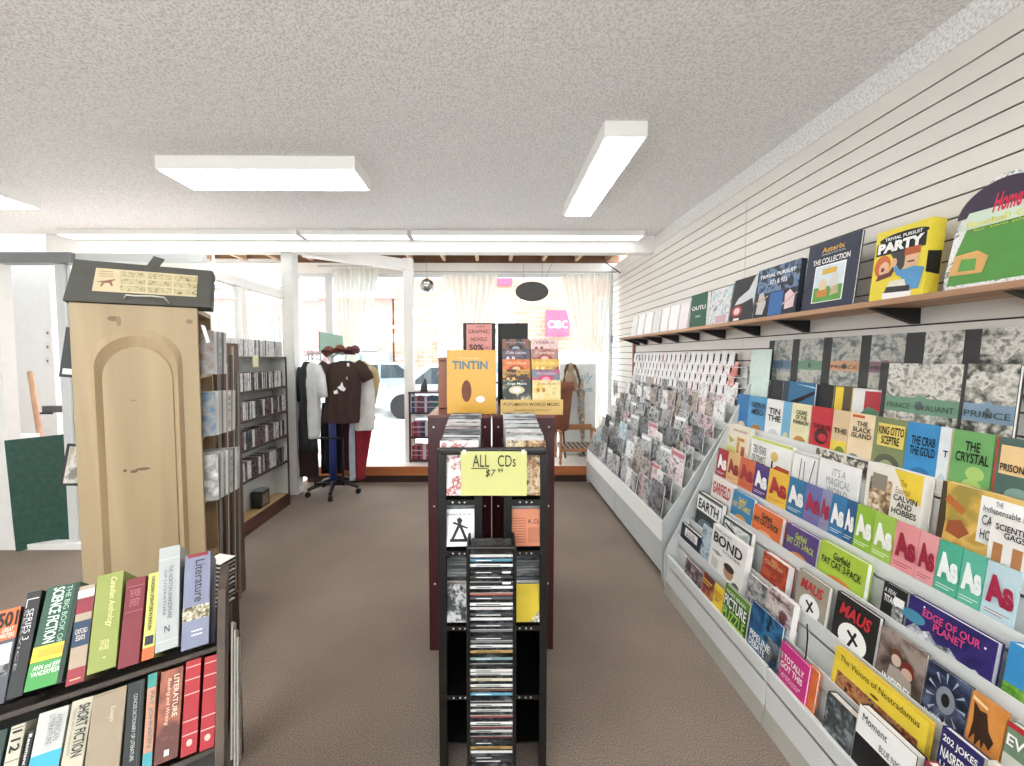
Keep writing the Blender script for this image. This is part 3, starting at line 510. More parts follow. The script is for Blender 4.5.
def fastmag(key, w, h, d, cover, label, T, group=None, edge='#e8e6e2', name='magazine', cat='magazine', strip=None):
    if key not in MESH:
        t = thing(name, T, label, cat, group)
        a = MB().box(-w/2, w/2, 0, .0012, 0, h).build('cover', cover, t); MB().box(-w/2, w/2, .0012, d, 0, h).build('pages', c(edge, .7), t)
        if strip: MB().box(-w/2+.008, w/2-.008, -.0008, 0, h*.84, h*.95).build('masthead', strip, t)
        MESH[key] = t; return t
    t0 = MESH[key]; t = t0.copy(); COL.objects.link(t); t.matrix_world = T; t['label'] = label
    for ch in list(t0.children): q = ch.copy(); COL.objects.link(q); q.parent = t
    return t
bw = [((.135, .20), (.155, .225), (.185, .255), (.20, .27)), ]
for r_ in range(8):
    y = 2.56+rng.random()*.03; k = 0; items = []
    while y < 4.46:
        kind = rng.choice(range(4)) if r_ < 5 else rng.choice((0, 1)); w, h = bw[0][kind]
        if r_ >= 5: w, h = (.12, .17) if r_ == 7 else (.13, .185)
        items.append((y+w/2, w, h, kind)); y += w*rng.uniform(.86, 1.03)
        if r_ < 5 and rng.random() < .12: y += .03
    n = len(items)
    for k, (yy, w, h, kind) in enumerate(items):
        ci = rng.choice((0, 0, 1, 1, 2, 3, 3, 4, 5, 6, 7, 7, 8))
        if r_ == 4 and k > 3: ci = rng.choice((0, 2, 2, 7))
        if r_ >= 5: ci = rng.choice((4, 8, 3, 4, 6, 2)) if yy < 3.4 else rng.choice((3, 2, 6))
        nm, cv = GP[ci]; key = (kind if r_ < 5 else 10+r_, ci)
        T = rowT(AX[r_]+.007+(.0095*(k % 3)), yy, AZ[r_]-.051, 7-r_*.5) @ Matrix.Rotation(R(rng.uniform(-1.5, 1.5)), 4, 'Y')
        fastmag(key, w, h, .006, cv, '%s magazine, %s tier of the long grey rack, %s from the book rack' % (nm, TN[r_], ORD[k]), T, strip=(None, None, None, None, c('#c9737c'), None, None, WINK, None)[ci] if r_ < 5 else None)
# four rows of greeting cards on the wall above
CW = [('white', art(['#e8e6e4', '#f3f2f0', '#efedec'], 20, 51)), ('blush white', art(['#e6cfcf', '#f3eeec', '#efe2e0', '#c99a9c'], 26, 52)), ('grey white', art(['#c6c6c8', '#efefef', '#e2e2e4', '#8f8f92'], 26, 53)), ('coral', art(['#d86a62', '#e88a80', '#f2d9d4'], 16, 54))]
hold = thing('card_holder', (1.66, 3.5, 1.2), 'four tier clear and black card holder on the slatwall above the magazines', 'card holder')
mbh = MB()
for r_ in range(4): mbh.box(-.015+.004*r_, .03, -.98, .98, .015+r_*.07, .02+r_*.07)
mbh.box(.024, .03, -.98, .98, 0, .235)
mbh.build('shelf', c('#d9d9d6', .4), hold)
for r_ in range(4):
    y = 2.56+(0, .05, .02, .065)[r_]
    for k in range(22):
        ci = rng.choice((0, 0, 0, 2, 1)) if (y > 3.0 or r_ == 3) else rng.choice((1, 1, 2, 0))
        if k == 0 and r_ in (1, 2): ci = 3
        nm, cv = CW[ci]
        T = rowT(1.648+.004*r_, y+.035, 1.226+r_*.07, 5) @ Matrix.Rotation(R(rng.uniform(-2, 2)), 4, 'Y')
        key = ('c', ci)
        if key not in MESH:
            t = thing('greeting_card', T, 'x', 'greeting card', None)
            MB().prism([(-.033, 0), (.030, 0), (.034, .098), (-.029, .102)], 0, .0015).build('card_front', cv, t); MB().box(.0315, .0435, .002, .010, .012, .082).build('envelope', c('#29282c', .7), t); MESH[key] = t
        else:
            t0 = MESH[key]; t = t0.copy(); COL.objects.link(t); t.matrix_world = T
            for ch in list(t0.children): q = ch.copy(); COL.objects.link(q); q.parent = t
        t['label'] = '%s greeting card, %s row of the wall holder, %s from the book rack' % (nm, ('lowest', 'second', 'third', 'uppermost')[r_], ORD[k])
        y += .0855

# ---------------------------------------------------------------- wall shelf with games
SW = wood('#9a6a49', '#c79a74', .5, 5, (1, .08, 1), 'shelf_wood'); SZ = 1.715; SX = 1.475
t = thing('wall_shelf', (1.59, 2.7, SZ), 'long narrow wooden shelf on black brackets along the slatwall', 'shelf')
MB().box(SX-1.59, XW-.002-1.59, .7-2.7, 4.45-2.7, -.022, 0).build('board', SW, t, bevel=.002)
for y in (1.12, 1.53, 2.06, 2.44, 2.8, 3.15, 3.5, 3.85, 4.2, 4.42):
    MB().prism([(SX-1.59+.03, -.023), (XW-1.592, -.023), (XW-1.592, -.085), (XW-1.61, -.085)], y-2.7-.012, y-2.7+.012).build('bracket', BLACK, t)
def sb(xl, xr, h, d, cover, label, name='book', title=None, pics=None, X=1.53, lean=8, cat='book', pages=PAPER, boxed=False):
    p = (X, 0, SZ); yl, yr = hit(xl, 300, p, (1, 0, 0)).y, hit(xr, 300, p, (1, 0, 0)).y; w = yl-yr-.003
    T = rowT(X, (yl+yr)/2, SZ+.001, lean)
    if boxed:
        t = thing(name, T, label, cat); MB().box(-w/2, w/2, 0, d, 0, h).build('box_body', cover, t, bevel=.0015)
    else: t = book(T, w, h, d, cover, label, cat, None, name, pages)
    if pics: o = shapes(pics, t, w, h); o.location = (-w/2, 0, 0)
    for q in (title or []):
        s, m_, x0, z0, x1, z1 = q[:6]; k = q[6] if len(q) > 6 else {}
        text(s, m_, t, -w/2+x0*w, -w/2+x1*w, z0*h, z1*h, y=-.003, **k)
    return t, w
OW = [('r', .03, .02, .97, .98, c('#d9b23a'))]
SKIN = c('#e9b38c'); GBX = c('#ecd52a')
t, w = sb(868, 922, .285, .055, GBX, 'yellow party trivia game box with two cartoon people, standing on the wall shelf', 'board_game',
   [T_('TRIVIAL PURSUIT', WINK, .2, .84, .88, .885, bold=.02, name='subtitle'), T_('PARTY', WINK, .08, .68, .92, .82, bold=.06)],
   [('e', .53, .86, .45, .065, INK), ('r', .04, .655, .95, .83, INK), ('p', [(.33, .66), (.8, .66), (.56, .38)], c('#3a3a3c')),
    ('e', .2, .5, .16, .15, c('#d5682f')), ('e', .24, .46, .1, .1, SKIN), ('p', [(.1, .3), (.4, .34), (.5, .5), (.46, .52), (.34, .4), (.14, .38)], c('#6b3030')),
    ('r', .62, .42, .86, .62, SKIN), ('r', .6, .58, .88, .68, c('#c0561f')), ('p', [(.6, .12), (.92, .12), (.98, .38), (.8, .42), (.56, .4), (.44, .5), (.4, .48), (.5, .34), (.6, .3)], c('#4f9ad4')), ('e', .43, .52, .05, .06, SKIN),
    ('p', [(.28, .02), (.8, .02), (.82, .1), (.26, .12)], WINK), ('p', [(.3, .12), (.78, .1), (.76, .18), (.34, .2)], c('#2d2d30')), ('p', [(.34, .2), (.7, .18), (.66, .27), (.4, .27)], c('#e8e2d2')),
    ('e', .22, .45, .035, .03, c('#7c1f1f')), ('r', .68, .48, .8, .5, INK)], X=1.55, lean=5, cat='board game', boxed=True)
MB().prism([(.33*.0, .09), (.05, .085), (.05, .17), (0, .165)], w/2+.0004, w/2+.0012, axis='x', m=0).build('side_label', INK, t)
t, w = sb(801, 852, .325, .012, c('#25304a'), 'tall navy comic album with framed country picture, on the wall shelf', 'book',
   [T_('Asterix', c('#e0a83a'), .3, .84, .74, .92, bold=.02), T_('OMNIBUS EDITION', c('#c9cdd6'), .3, .8, .75, .825), T_('THE COLLECTION', WINK, .14, .68, .86, .76, **bd)],
   [('r', .2, .12, .8, .66, WINK), ('r', .22, .13, .78, .64, c('#cfe0ea')), ('r', .22, .13, .78, .34, c('#5aa53c')), ('e', .4, .36, .08, .1, c('#e8d0a8')), ('e', .62, .4, .09, .13, c('#d8d5cc')), ('r', .3, .2, .5, .3, c('#d9822f')), ('p', [(.56, .2), (.72, .22), (.7, .34), (.58, .32)], c('#c9b089')), ('r', .36, .52, .64, .6, c('#e2b32e'))], X=1.545, lean=6)
t, w = sb(753, 795, .285, .03, c('#1f2a3c'), 'dark blue music trivia game box with guitarist pictures', 'board_game',
   [T_('TRIVIAL PURSUIT', WINK, .08, .80, .92, .87, **bd), T_("80's & 90's", c('#d9e0ea'), .35, .64, .75, .75, **bd)],
   [('r', 0, .5, 1, 1, art(['#15202f', '#24456e', '#6e8fb4', '#1a2536'], 14, 61)), ('r', .38, .04, .7, .48, c('#2f6bb0')), ('p', [(.06, .1), (.1, .5), (.2, .54), (.3, .3), (.24, .08)], c('#c3bdb8')), ('p', [(.76, .12), (.74, .4), (.84, .48), (.96, .36), (.95, .14)], c('#dfc6c8')), ('p', [(.04, .3), (.34, .42), (.34, .45), (.04, .34)], c('#b8a58c')), ('p', [(.7, .2), (1, .38), (1, .41), (.7, .24)], c('#caa0a8'))], X=1.54, lean=6, cat='board game', boxed=True)
sb(729, 752, .275, .025, c('#2a2c30'), 'black album with white swan-like sweep and red seal', 'book', None,
   [('p', [(.9, .98), (.7, .7), (.3, .55), (.15, .4), (.5, .42), (.9, .5), (1, .3), (1, 1)], c('#c9ced2')), ('e', .3, .25, .24, .13, c('#a9343c')), ('e', .3, .25, .14, .08, c('#e2c9c9')), ('r', .2, .04, .45, .09, WINK)], X=1.54)
sb(707, 728, .255, .02, art(['#7fa9b8', '#c8d7d8', '#e8dfe0', '#5f7d8c'], 26, 62), 'pale blue illustrated album beside the dark green one', 'book', None, [('r', .4, .06, .9, .25, c('#c6a3b0'))], X=1.54)
sb(690, 706, .25, .03, c('#1f5a46'), 'dark green boxed book with white lettering', 'book', [T_('OUTLI', WINK, .12, .52, .95, .64, **bd)], [('r', .35, .3, .65, .36, c('#7fb39c'))], X=1.53, lean=3)
n_ = 0
for xa, xb, cc, nm in ((678, 687, '#e9dfe2', 'pink white'), (668, 677, '#f1f1f0', 'white'), (660, 667, '#f1f1f0', 'white'), (652, 659, '#dcdcdc', 'light grey'), (644, 651, '#f1f1f0', 'white'), (637, 643, '#f1f1f0', 'white'), (631, 636, '#e9e9e8', 'pale')):
    sb(xa, xb, .22, .016, c(cc), '%s slim book leaning on wall shelf, %s from the dark green one' % (nm, ORD[n_]), X=1.53, lean=8); n_ += 1
# baseball game: round topped tray in clear wrap
yl = hit(940, 275, (1.535, 0, 0), (1, 0, 0)).y; yr = hit(1040, 275, (1.535, 0, 0), (1, 0, 0)).y
t = thing('baseball_game', rowT(1.545, (yl+yr)/2, SZ+.001, 7), 'round topped baseball game in crinkled clear wrap with green field, on the wall shelf', 'board game')
w = (yl-yr); hh = .355
arc = [(-w/2, 0), (w/2, 0), (w/2, .06)]+[(w*.52*math.cos(a)*.98, .03+(hh-.03)*math.sin(a)**.8) for a in [math.pi*k/24 for k in range(3, 22)]]+[(-w/2, .06)]
MB().prism(arc, 0, .03).build('tray', art(['#b9bcba', '#e6e8e6', '#f3f3f2', '#8f9290'], 50, 63, rnd=False, rough=.2), t)
shapes([('p', [(-.46, .02), (.46, .02), (.46, .14), (.40, .23), (-.30, .23), (-.42, .12)], c('#4f9a3c'))], t, w, 1, name='field_picture')
def P_(pts, m_, y, nm): shapes([('p', pts, m_)], t, 1, 1, y=y, name=nm)
P_([(-.11, .055), (-.02, .05), (-.01, .10), (-.04, .125), (-.10, .12)], c('#e0a95c'), -.0016, 'infield_picture')
P_([(-.085, .065), (-.04, .062), (-.04, .10), (-.08, .105)], c('#5aa845'), -.0019, 'infield_picture')
P_([(w*.46*math.cos(a), .24+.10*math.sin(a)) for a in [math.pi*k/16 for k in range(17)]], c('#3b2d47'), -.0022, 'title_band')
P_([(-.1, .20), (.12, .20), (.12, .25), (-.08, .255)], c('#cfe3cf'), -.0024, 'title_patch')
text('Home Run', c('#e0264e'), t, -.02, w*.40, .235, .295, y=-.0032, bold=.03, shear=.3)
text('Baseball Game', c('#e9e24a'), t, -.08, .12, .205, .225, y=-.0032, bold=.01); text('for two players', c('#e9e24a'), t, -.06, .11, .188, .197, y=-.0032)
# ---------------------------------------------------------------- centre cabinets and CD racks
MAR = wood('#3c141b', '#4f1c24', .35, 4, (1, 1, .1), 'maroon_veneer'); MART = wood('#6a3a34', '#8a564c', .3, 4, (.2, 1, 1), 'cabinet_top')
for i, (a, b, lab) in enumerate(((-.318, -.003, 'maroon veneered cabinet carrying the golden book box'), (.003, .315, 'maroon veneered cabinet carrying the cardboard world music display'))):
    t = thing('cabinet', ((a+b)/2, 2.2, 0), lab, 'cabinet', None); w = (b-a)/2
    MB().box(-w, w, -.30, .30, 0, 1.195).build('cabinet_body', MAR, t, bevel=.003)
    MB().box(-w, w, -.305, .305, 1.195, 1.21).build('cabinet_top', MART, t, bevel=.002)
    for sx in (-w+.03, w-.03):
        for z in (1.15, .75, .35): MB().lathe([(0, -.001), (.005, -.001), (.004, .002), (0, .002)], 10).build('screw_cap', WHITE, t, Matrix.Translation((sx, -.302, z)) @ Matrix.Rotation(R(90), 4, 'X'))
# tall black double rack
BRK = c('#101011', .35); CDG = c('#d8d9d6', .25)
DT = 1.315
t = thing('cd_rack', (0.0, DT+.22, 0), 'tall black double column rack full of compact discs, under the yellow paper sign', 'cd rack')
def rx(px): return (px-491.6)/F*DT
def fz(py): return atY(495, py, DT).z
oX0, oX1, cX0, cX1 = rx(436.5), rx(549), rx(481), rx(505)
TOP = fz(449)
for a, b, nm in ((oX0, rx(445.5), 'side_post'), (rx(541), oX1, 'side_post')):
    pr = [(a, .0), (b, .0), (b, TOP), (a, TOP)] ; MB().prism(pr, -.22, -.205).build(nm, BRK, t, bevel=.003)
MB().box(rx(474), rx(482), -.22, -.205, 0, TOP-.02).build('centre_post', BRK, t); MB().box(rx(504), rx(512), -.22, -.205, 0, TOP-.02).build('centre_post', BRK, t)
MB().box(oX0+.004, oX1-.004, -.222, -.203, TOP-.022, TOP+.004).build('top_rail', BRK, t, bevel=.008)
for a, b in ((oX0, cX0), (cX1, oX1)):
    for s_ in (a, b-.004): MB().box(s_, s_+.004, -.20, .16, 0, TOP-.04).build('side_panel', BRK, t)
    MB().box(a, b, .20-.04, .164, 0, TOP-.02).build('back_panel', BRK, t)
    for k, py in enumerate((503, 554, 629, 698)):
        z = fz(py); MB().box(a+.004, b-.004, -.221, .16, z-.006, z+.012).build('shelf', BRK, t)
        mb = MB()
        for q in (.35, .5, .62):
            mb.lathe([(0, 0), (.0035, 0), (.0028, .0015), (0, .0015)], 8, c=(0, 0, 0)); 
            for v in range(len(mb.v)-32, len(mb.v)): x_, y_, z_ = mb.v[v]; mb.v[v] = (a+(b-a)*q+x_, -.2215-z_, z+.003+y_)
        o = mb.build('rivets', c('#cfd0d0', .3), t)
    if True:
        MB().box(a+.004, b-.004, -.205, .16, .10, .106).build('shelf', BRK, t)
# CD cases
CASES = [art(['#3a3b3e', '#8a8c8f', '#b9bab9'], 9, 71), art(['#a9aaa8', '#c4c4c2', '#d2d2d0'], 9, 72), art(['#1f2023', '#3c3e42', '#6a6c70'], 9, 73), art(['#6a5048', '#a8948a', '#bab4ac'], 9, 74), art(['#8f9191', '#b4b6b5', '#cacac8'], 9, 75)]
EDGE = [c('#b9bab8', .3), c('#6f7170', .3), c('#c9c9c7', .3), c('#4f5152', .3), c('#a9aaa7', .3)]
_cd = {}
def cd(key, w, h, d, T, label, front, edge, group=None, parts=None):
    if key in _cd: o = _cd[key].copy(); COL.objects.link(o)
    else:
        o = MB().box(-w/2, w/2, 0, d, 0, h, [1, 1, 0, 1, 0, 1]).build('cd_case', [front, edge]); _cd[key] = o
    o.matrix_world = T; tag(o, label, 'cd case', group); return o
colx = ((oX0+cX0)/2, (oX1+cX1)/2)
sd = ('window-less', '')
for side, cx in enumerate(colx):
    SN = ('golden box side', 'cardboard display side')[side]
    for tier, (zb, h, n, lean, nm) in enumerate(((fz(500)+.012, .188, 20, 9, 'top'), (fz(551)+.012, .125, 15, 13, 'second'), (fz(627)+.012, .125, 15, 13, 'third'))):
        for k in range(n):
            y = DT-.002+.020*k*(.9 if tier == 0 else .75)+(.003 if k else 0); zz = zb+.004+(.0025*k)
            L_ = 'disc case, %s from front, %s tier of the black rack, %s' % (ORD[k], nm, SN)
            T = frame((cx, y+.004, zz-(0 if k else 0)), (1, 0, 0), (0, math.cos(R(lean)), -math.sin(R(lean))), (0, math.sin(R(lean)), math.cos(R(lean)))) @ Matrix.Rotation(R(rng.uniform(-1, 1)), 4, 'Y')
            if k == 0:
                cc = {(0, 0): art(['#d9d2cf', '#e8e6e2', '#b03038', '#efeeea'], 22, 80, rnd=False), (0, 1): c('#efefed'), (0, 2): art(['#141416', '#3a3c40', '#c9cac8', '#222326'], 20, 81, rnd=False),
                      (1, 0): art(['#3a2a1a', '#a8743a', '#d8c49a', '#4a2a20'], 30, 82, rnd=False), (1, 1): c('#cf7a54'), (1, 2): c('#e8c81e')}[(side, tier)]
                lab = {(0, 0): 'front disc case with white and red picture, top tier of black rack', (0, 1): 'white music disc case with tall black ink figure, second tier of black rack', (0, 2): 'black and white group photo disc case, third tier of black rack',
                       (1, 0): 'front disc case with brown and gold picture, top tier of black rack', (1, 1): 'orange disc case with small dark print, second tier of black rack', (1, 2): 'bright yellow disc case in the third tier of black rack'}[(side, tier)]
                o = thing('cd_case', T, lab, 'cd case'); w = .136
                MB().box(-w/2, w/2, 0, .010, 0, h, [1, 1, 0, 1, 0, 1]).build('jewel_case', [cc, CDG], o)
                if (side, tier) == (0, 1):
                    text('SUPERIOR MUSIC', INK, o, -.045, .045, .103, .110, y=-.001)
                    shapes([('p', [(.42, .72), (.5, .78), (.58, .7), (.54, .6), (.7, .2), (.62, .2), (.5, .5), (.36, .2), (.28, .2), (.46, .6)], INK), ('r', .25, .12, .72, .2, INK), ('p', [(.3, .62), (.36, .66), (.72, .5), (.7, .46)], INK)], o, w, h).location = (-w/2, 0, 0)
                if (side, tier) == (1, 1):
                    text('K.D.', INK, o, .01, .05, .075, .090, y=-.001)
                    shapes([('r', .08, .1+.07*q, .5, .13+.07*q, c('#a85c3c')) for q in range(10)]+[('r', .55, .1, .9, .5, c('#b56848'))], o, w, h).location = (-w/2, 0, 0)
                if (side, tier) == (1, 2): shapes([('p', [(.6, 0), (1, 0), (1, .35), (.85, .3), (.7, .12)], art(['#e8e2c8', '#8a7a4a', '#f4f1e4'], 60, 83, rnd=False))], o, w, h).location = (-w/2, 0, 0)
                continue
            ci = rng.randrange(5); cd(('cv', ci, h), .136, h, .0102, T, L_, CASES[ci], EDGE[rng.randrange(5)])
# narrow tower in front
D2 = 1.20
def r2(px): return (px-491.6)/F*D2
def f2(py): return atY(495, py, D2).z
t = thing('cd_tower', (0, D2+.07, 0), 'narrow black tower stacked with compact discs in front of the black rack', 'cd tower')
x0, x1, zt = r2(465.5), r2(517), f2(546)
MB().box(x0, x0+.010, -.075, .04, 0, zt-.006).build('side_panel', BRK, t, bevel=.003); MB().box(x1-.010, x1, -.075, .04, 0, zt-.006).build('side_panel', BRK, t, bevel=.003)
MB().box(x0+.001, x1-.001, -.076, -.060, zt-.012, zt).build('top_rail', BRK, t, bevel=.005); MB().box(x0, x1, .055, .059, 0, zt-.06).build('back_panel', BRK, t); MB().box(x0-.01, x1+.01, -.09, .06, 0, .03).build('base', BRK, t, bevel=.004)
cols = ['#c9cbcb', '#4f8aa3', '#e4e5e3', None, '#2a2c2f', '#3a3b3d', '#26282b', '#d9dad8', None, '#9c5a4c', '#4d4f52', '#e4e4e2', '#c9c6c2', None, '#3b3c3f', '#d3d3d0', None, '#44464a', '#6c6e70', None, '#2b2d30', '#6f7173', '#d0d0ce', '#b08a4a', None, '#6d8c92', None, '#2f3032', '#d2cfcc', '#c5c7c6', None, '#d7cfb4', '#d9d9d2', '#5a3a34', '#5aa0bd', None, '#3a3436', '#dcdbd8', '#c8c8c7', '#8a4b48', None, '#e2e2df', '#6a3034', '#b9bbbb', None, '#54262a', '#24282c']
CDN = ['silver', 'blue', 'white', 'black', 'dark grey', 'rust', 'cream', 'plum', 'gold']
z = zt-.040; k = 0; nk = 0
while z > .05 and k < 62:
    cc = cols[k % len(cols)] if k < len(cols) else rng.choice(cols)
    if cc is None: z -= .006; k += 1; continue
    yj = rng.uniform(-.004, .006); o = thing('cd_case', ((x0+x1)/2, D2+.003+yj, z), 'disc case lying in the narrow black tower, %s slot from its top' % ORD[nk], 'cd case')
    if z < f2(780): bpy.data.objects.remove(o); break
    MB().box(-.069, .069, 0, .113, 0, .0096, [0, 0, 1, 0, 0, 0]).build('jewel_case', [art(['#1c1d20', '#3a3c40', '#77797c'], 26, 90), c(cc, .3)], o, bevel=.0008)
    if k % 3 == 0: MB().box(-.069, .069, -.0006, 0, .0086, .0096).build('case_edge', CDG, o)
    if k % 3: MB().box(-.05, .0+.03*(k % 3-1), -.0011, -.0006, .0036, .0056).build('spine_print', WINK if cc[1] in '23456' else INK, o)
    if k in (4, 6, 12): MB().box(.035, .062, -.0012, -.0006, .002, .0078).build('price_sticker', WINK, o)
    z -= .0160; k += 1; nk += 1
# sign
t = thing('paper_sign', ((rx(461)+rx(526.5))/2, DT-.026, fz(493)), 'yellow handwritten paper sign taped to the front of the black rack', 'sign')
w, h = rx(526.5)-rx(461), fz(449.5)-fz(493)
MB().grid(lambda u, v: ((u-.5)*w, .0015*math.sin(u*5)+.001*math.sin(v*6), v*h), 12, 8).build('paper', c('#c8c87a', .7, var=.02), t)
text('ALL', INK, t, -w*.32, -w*.07, h*.66, h*.93, y=-.0035, name='lettering', bold=-.004); text('CDs', INK, t, w*.06, w*.33, h*.66, h*.92, y=-.0035, name='lettering')
MB().box(-w*.34, -w*.08, -.0036, -.003, h*.615, h*.63).build('underline', INK, t)
text('$7', INK, t, -w*.13, w*.03, h*.42, h*.60, y=-.0035, name='lettering', shear=.2); text('99', INK, t, w*.06, w*.14, h*.53, h*.62, y=-.0035, name='lettering')
for sx in (-w/2+.006, w/2-.018): MB().box(sx, sx+.012, -.0036, -.0028, h-.008, h+.006).build('tape', c('#e8e8dc', .2), t)
# ---- on top of the cabinets
ZT = 1.211
p = (0, 1.93, 0); n = (0, 1, 0)
A, B_ = hit(447, 415, p, n), hit(496, 415, p, n); w = B_.x-A.x; hh = hit(450, 350, p, n).z-ZT
YB = c('#e0a52e', .35, var=.03)
t = thing('book_box', ((A.x+B_.x)/2, 1.93, ZT), 'golden yellow boxed comic set standing on the cabinet', 'book box')
MB().box(-w/2, w/2, 0, .09, 0, hh).build('slipcase', YB, t, bevel=.002)
text('TINTIN', c('#5f7f8f'), t, -w*.39, w*.33, hh*.70, hh*.83, y=-.001, bold=.03); text('THE ADVENTURES OF', c('#f3e4a8'), t, -w*.25, w*.2, hh*.86, hh*.885, y=-.001)
o = shapes([('e', .40, .36, .10, .17, c('#7a3c1c')), ('e', .68, .23, .09, .05, WINK)], t, w, hh, name='cover_picture'); o.location = (-w/2, 0, 0)
MB().box(w/2+.0005, w/2+.0012, .02, .05, hh*.5, hh*.6).build('price_sticker', WINK, t)
A = atY(438, 414, 2.12); B_ = atY(447, 414, 2.12)
t = thing('wooden_box', (A.x+.09, 2.14, ZT), 'reddish brown wooden box behind the golden boxed set', 'wooden box')
MB().box(-.09, .09, 0, .16, 0, .285).build('box_body', wood('#8a4a26', '#a8643a', .4, 5), t, bevel=.004); MB().box(-.085, .085, -.002, 0, .26, .27).build('lid_seam', c('#5a2c14'), t)
for i, (a, b, D, lab) in enumerate(((463, 495.5, 2.30, 'black file box behind the golden boxed set, bearing the pink notice'), (498, 528, 2.36, 'black file box behind the cardboard music display'))):
    A, B_ = atY(a, 323, D), atY(b, 323, D); w = B_.x-A.x
    t = thing('file_box', ((A.x+B_.x)/2, D, ZT), lab, 'file box'); hh = A.z-ZT
    MB().box(-w/2, w/2, 0, .10, 0, hh).build('box_body', c('#1d1c1c', .5), t, bevel=.003); MB().box(-w/2+.008, w/2-.008, -.001, 0, .02, hh-.01).build('front_board', c('#232222', .6), t)
    if i == 0:
        q = thing('paper_sign', ((A.x+B_.x)/2-.0, D-.004, ZT+hh-.30), 'pink handwritten graphic novels notice fixed to a black file box', 'sign')
        MB().box(-w/2+.02, w/2-.022, -.0015, 0, 0, .292).build('paper', c('#e59a93', .8), q)
        text('GRAPHIC', INK, q, -.065, .058, .238, .260, y=-.0025, name='lettering'); text('NOVELS', INK, q, -.05, .045, .193, .215, y=-.0025, name='lettering'); text('50%', INK, q, -.06, .025, .140, .173, y=-.0025, bold=.02, name='lettering'); text('off', INK, q, .035, .055, .148, .158, y=-.0025, name='lettering'); text('used', INK, q, -.02, .03, .274, .284, y=-.0025, name='lettering')
# cardboard world music display
CARD = c('#c39a5e', .75, var=.05); D3 = 1.90
A, B_ = atY(500.5, 412, D3), atY(563, 412, D3); w = B_.x-A.x
t = thing('cd_display', ((A.x+B_.x)/2, D3, ZT), 'cardboard stepped counter display of world music discs standing on the cabinet', 'cd display')
MB().box(-w/2, w/2, 0, .004, 0, .075).build('front_flap', c('#d9b367', .7), t)
text('PUTUMAYO WORLD MUSIC', c('#4a3018'), t, -w*.45, w*.45, .044, .060, y=-.001, bold=.01, name='lettering'); text('Guaranteed to make you feel good!', c('#4a3018'), t, -w*.28, w*.30, .018, .028, y=-.001, name='lettering')
for sx in (-w/2, w/2-.02):
    s_ = -1 if sx < 0 else 1; e = .0 if s_ < 0 else .0
    MB().prism([(0.002, 0), (.20, 0), (.17, .355), (.10, .37)]+[(.10-.02*k, .33-.055*k) for k in range(5)], s_*(w/2-.018)-.002, s_*(w/2-.018)+.002, axis='x').build('side_panel', c('#8a5a3c', .7), t)
MB().box(-w/2+.02, w/2-.03, .125, .13, .05, .375).build('back_panel', CARD, t); text('Putumayo presents music', c('#5a4a30'), t, -w*.40, w*.2, .357, .368, y=.124, name='lettering')
for k in range(5): MB().box(-w/2+.02, w/2-.02, .012+.022*k, .014+.022*k, .0, .055+.052*k).build('step', CARD, t)
DC = [(['#5a5e66', '#8a5038', '#2c3038'], '#9aa0a8', 'grey brown'), (['#d8b4b4', '#e2c4c2', '#b98a8c'], '#8f3a40', 'pale pink'), (['#1e2438', '#3a3f5a', '#7c5a60'], '#c9ccd8', 'dark navy'), (['#7c2d3a', '#b98a80', '#a8404a'], '#e9c4b0', 'dull red'),
      (['#d8622c', '#e07a3c', '#b94422'], '#f0c08a', 'orange'), (['#8a2a2e', '#e0b84a', '#d8a43c'], '#f2dc8a', 'red and yellow'), (['#5a2418', '#3a1c14', '#d09a3a'], '#e8b050', 'brown and gold'), (['#c02a5a', '#3f8a98', '#d83a6a'], '#e8a0b4', 'crimson and teal'),
      (['#141a1a', '#2c3a36', '#d8c8a0'], '#f2f2ea', 'black lettered'), (['#e0c258', '#e8d8a0', '#c8a44a'], '#b9742c', 'yellow cream')]
for r_ in range(5):
    for s_ in (0, 1):
        cc, tc_, nm = DC[r_*2+s_]; kk = 4-r_
        o = thing('cd_case', frame((t.location.x+(-.074 if s_ == 0 else .074), D3+.004+.022*kk+.002, ZT+.058+.052*kk-.01), (1, 0, 0), (0, 1, -.05), (0, .05, 1)), '%s world music disc in the cardboard display on the cabinet' % nm, 'cd case')
        MB().box(-.070, .070, 0, .009, 0, .124, [1, 1, 0, 1, 0, 1]).build('jewel_case', [art(cc, 18, 100+r_*2+s_, rnd=False), CDG], o)
        text(('World Party', 'YEAR 0', 'Cafe Latino', 'Samba', 'Afro Beat', 'South Sea', 'Gypsy', 'Arabic', 'Yoga Music', 'Jazz')[r_*2+s_], c(tc_), o, -.05, .05, .098, .112, y=-.001, bold=.01)
        mb_ = [('e', .2+.2*q, .60, .06, .09, c(tc_)) for q in range(4)] if (r_+s_) % 2 else [('e', .5, .6, .28, .16, c(cc[2])), ('e', .5, .6, .14, .1, c(tc_))]
        for q, sh in enumerate(mb_[:2]): shapes([sh], o, .14, .124, y=-.0004-.0002*q).location = (-.07, 0, 0)

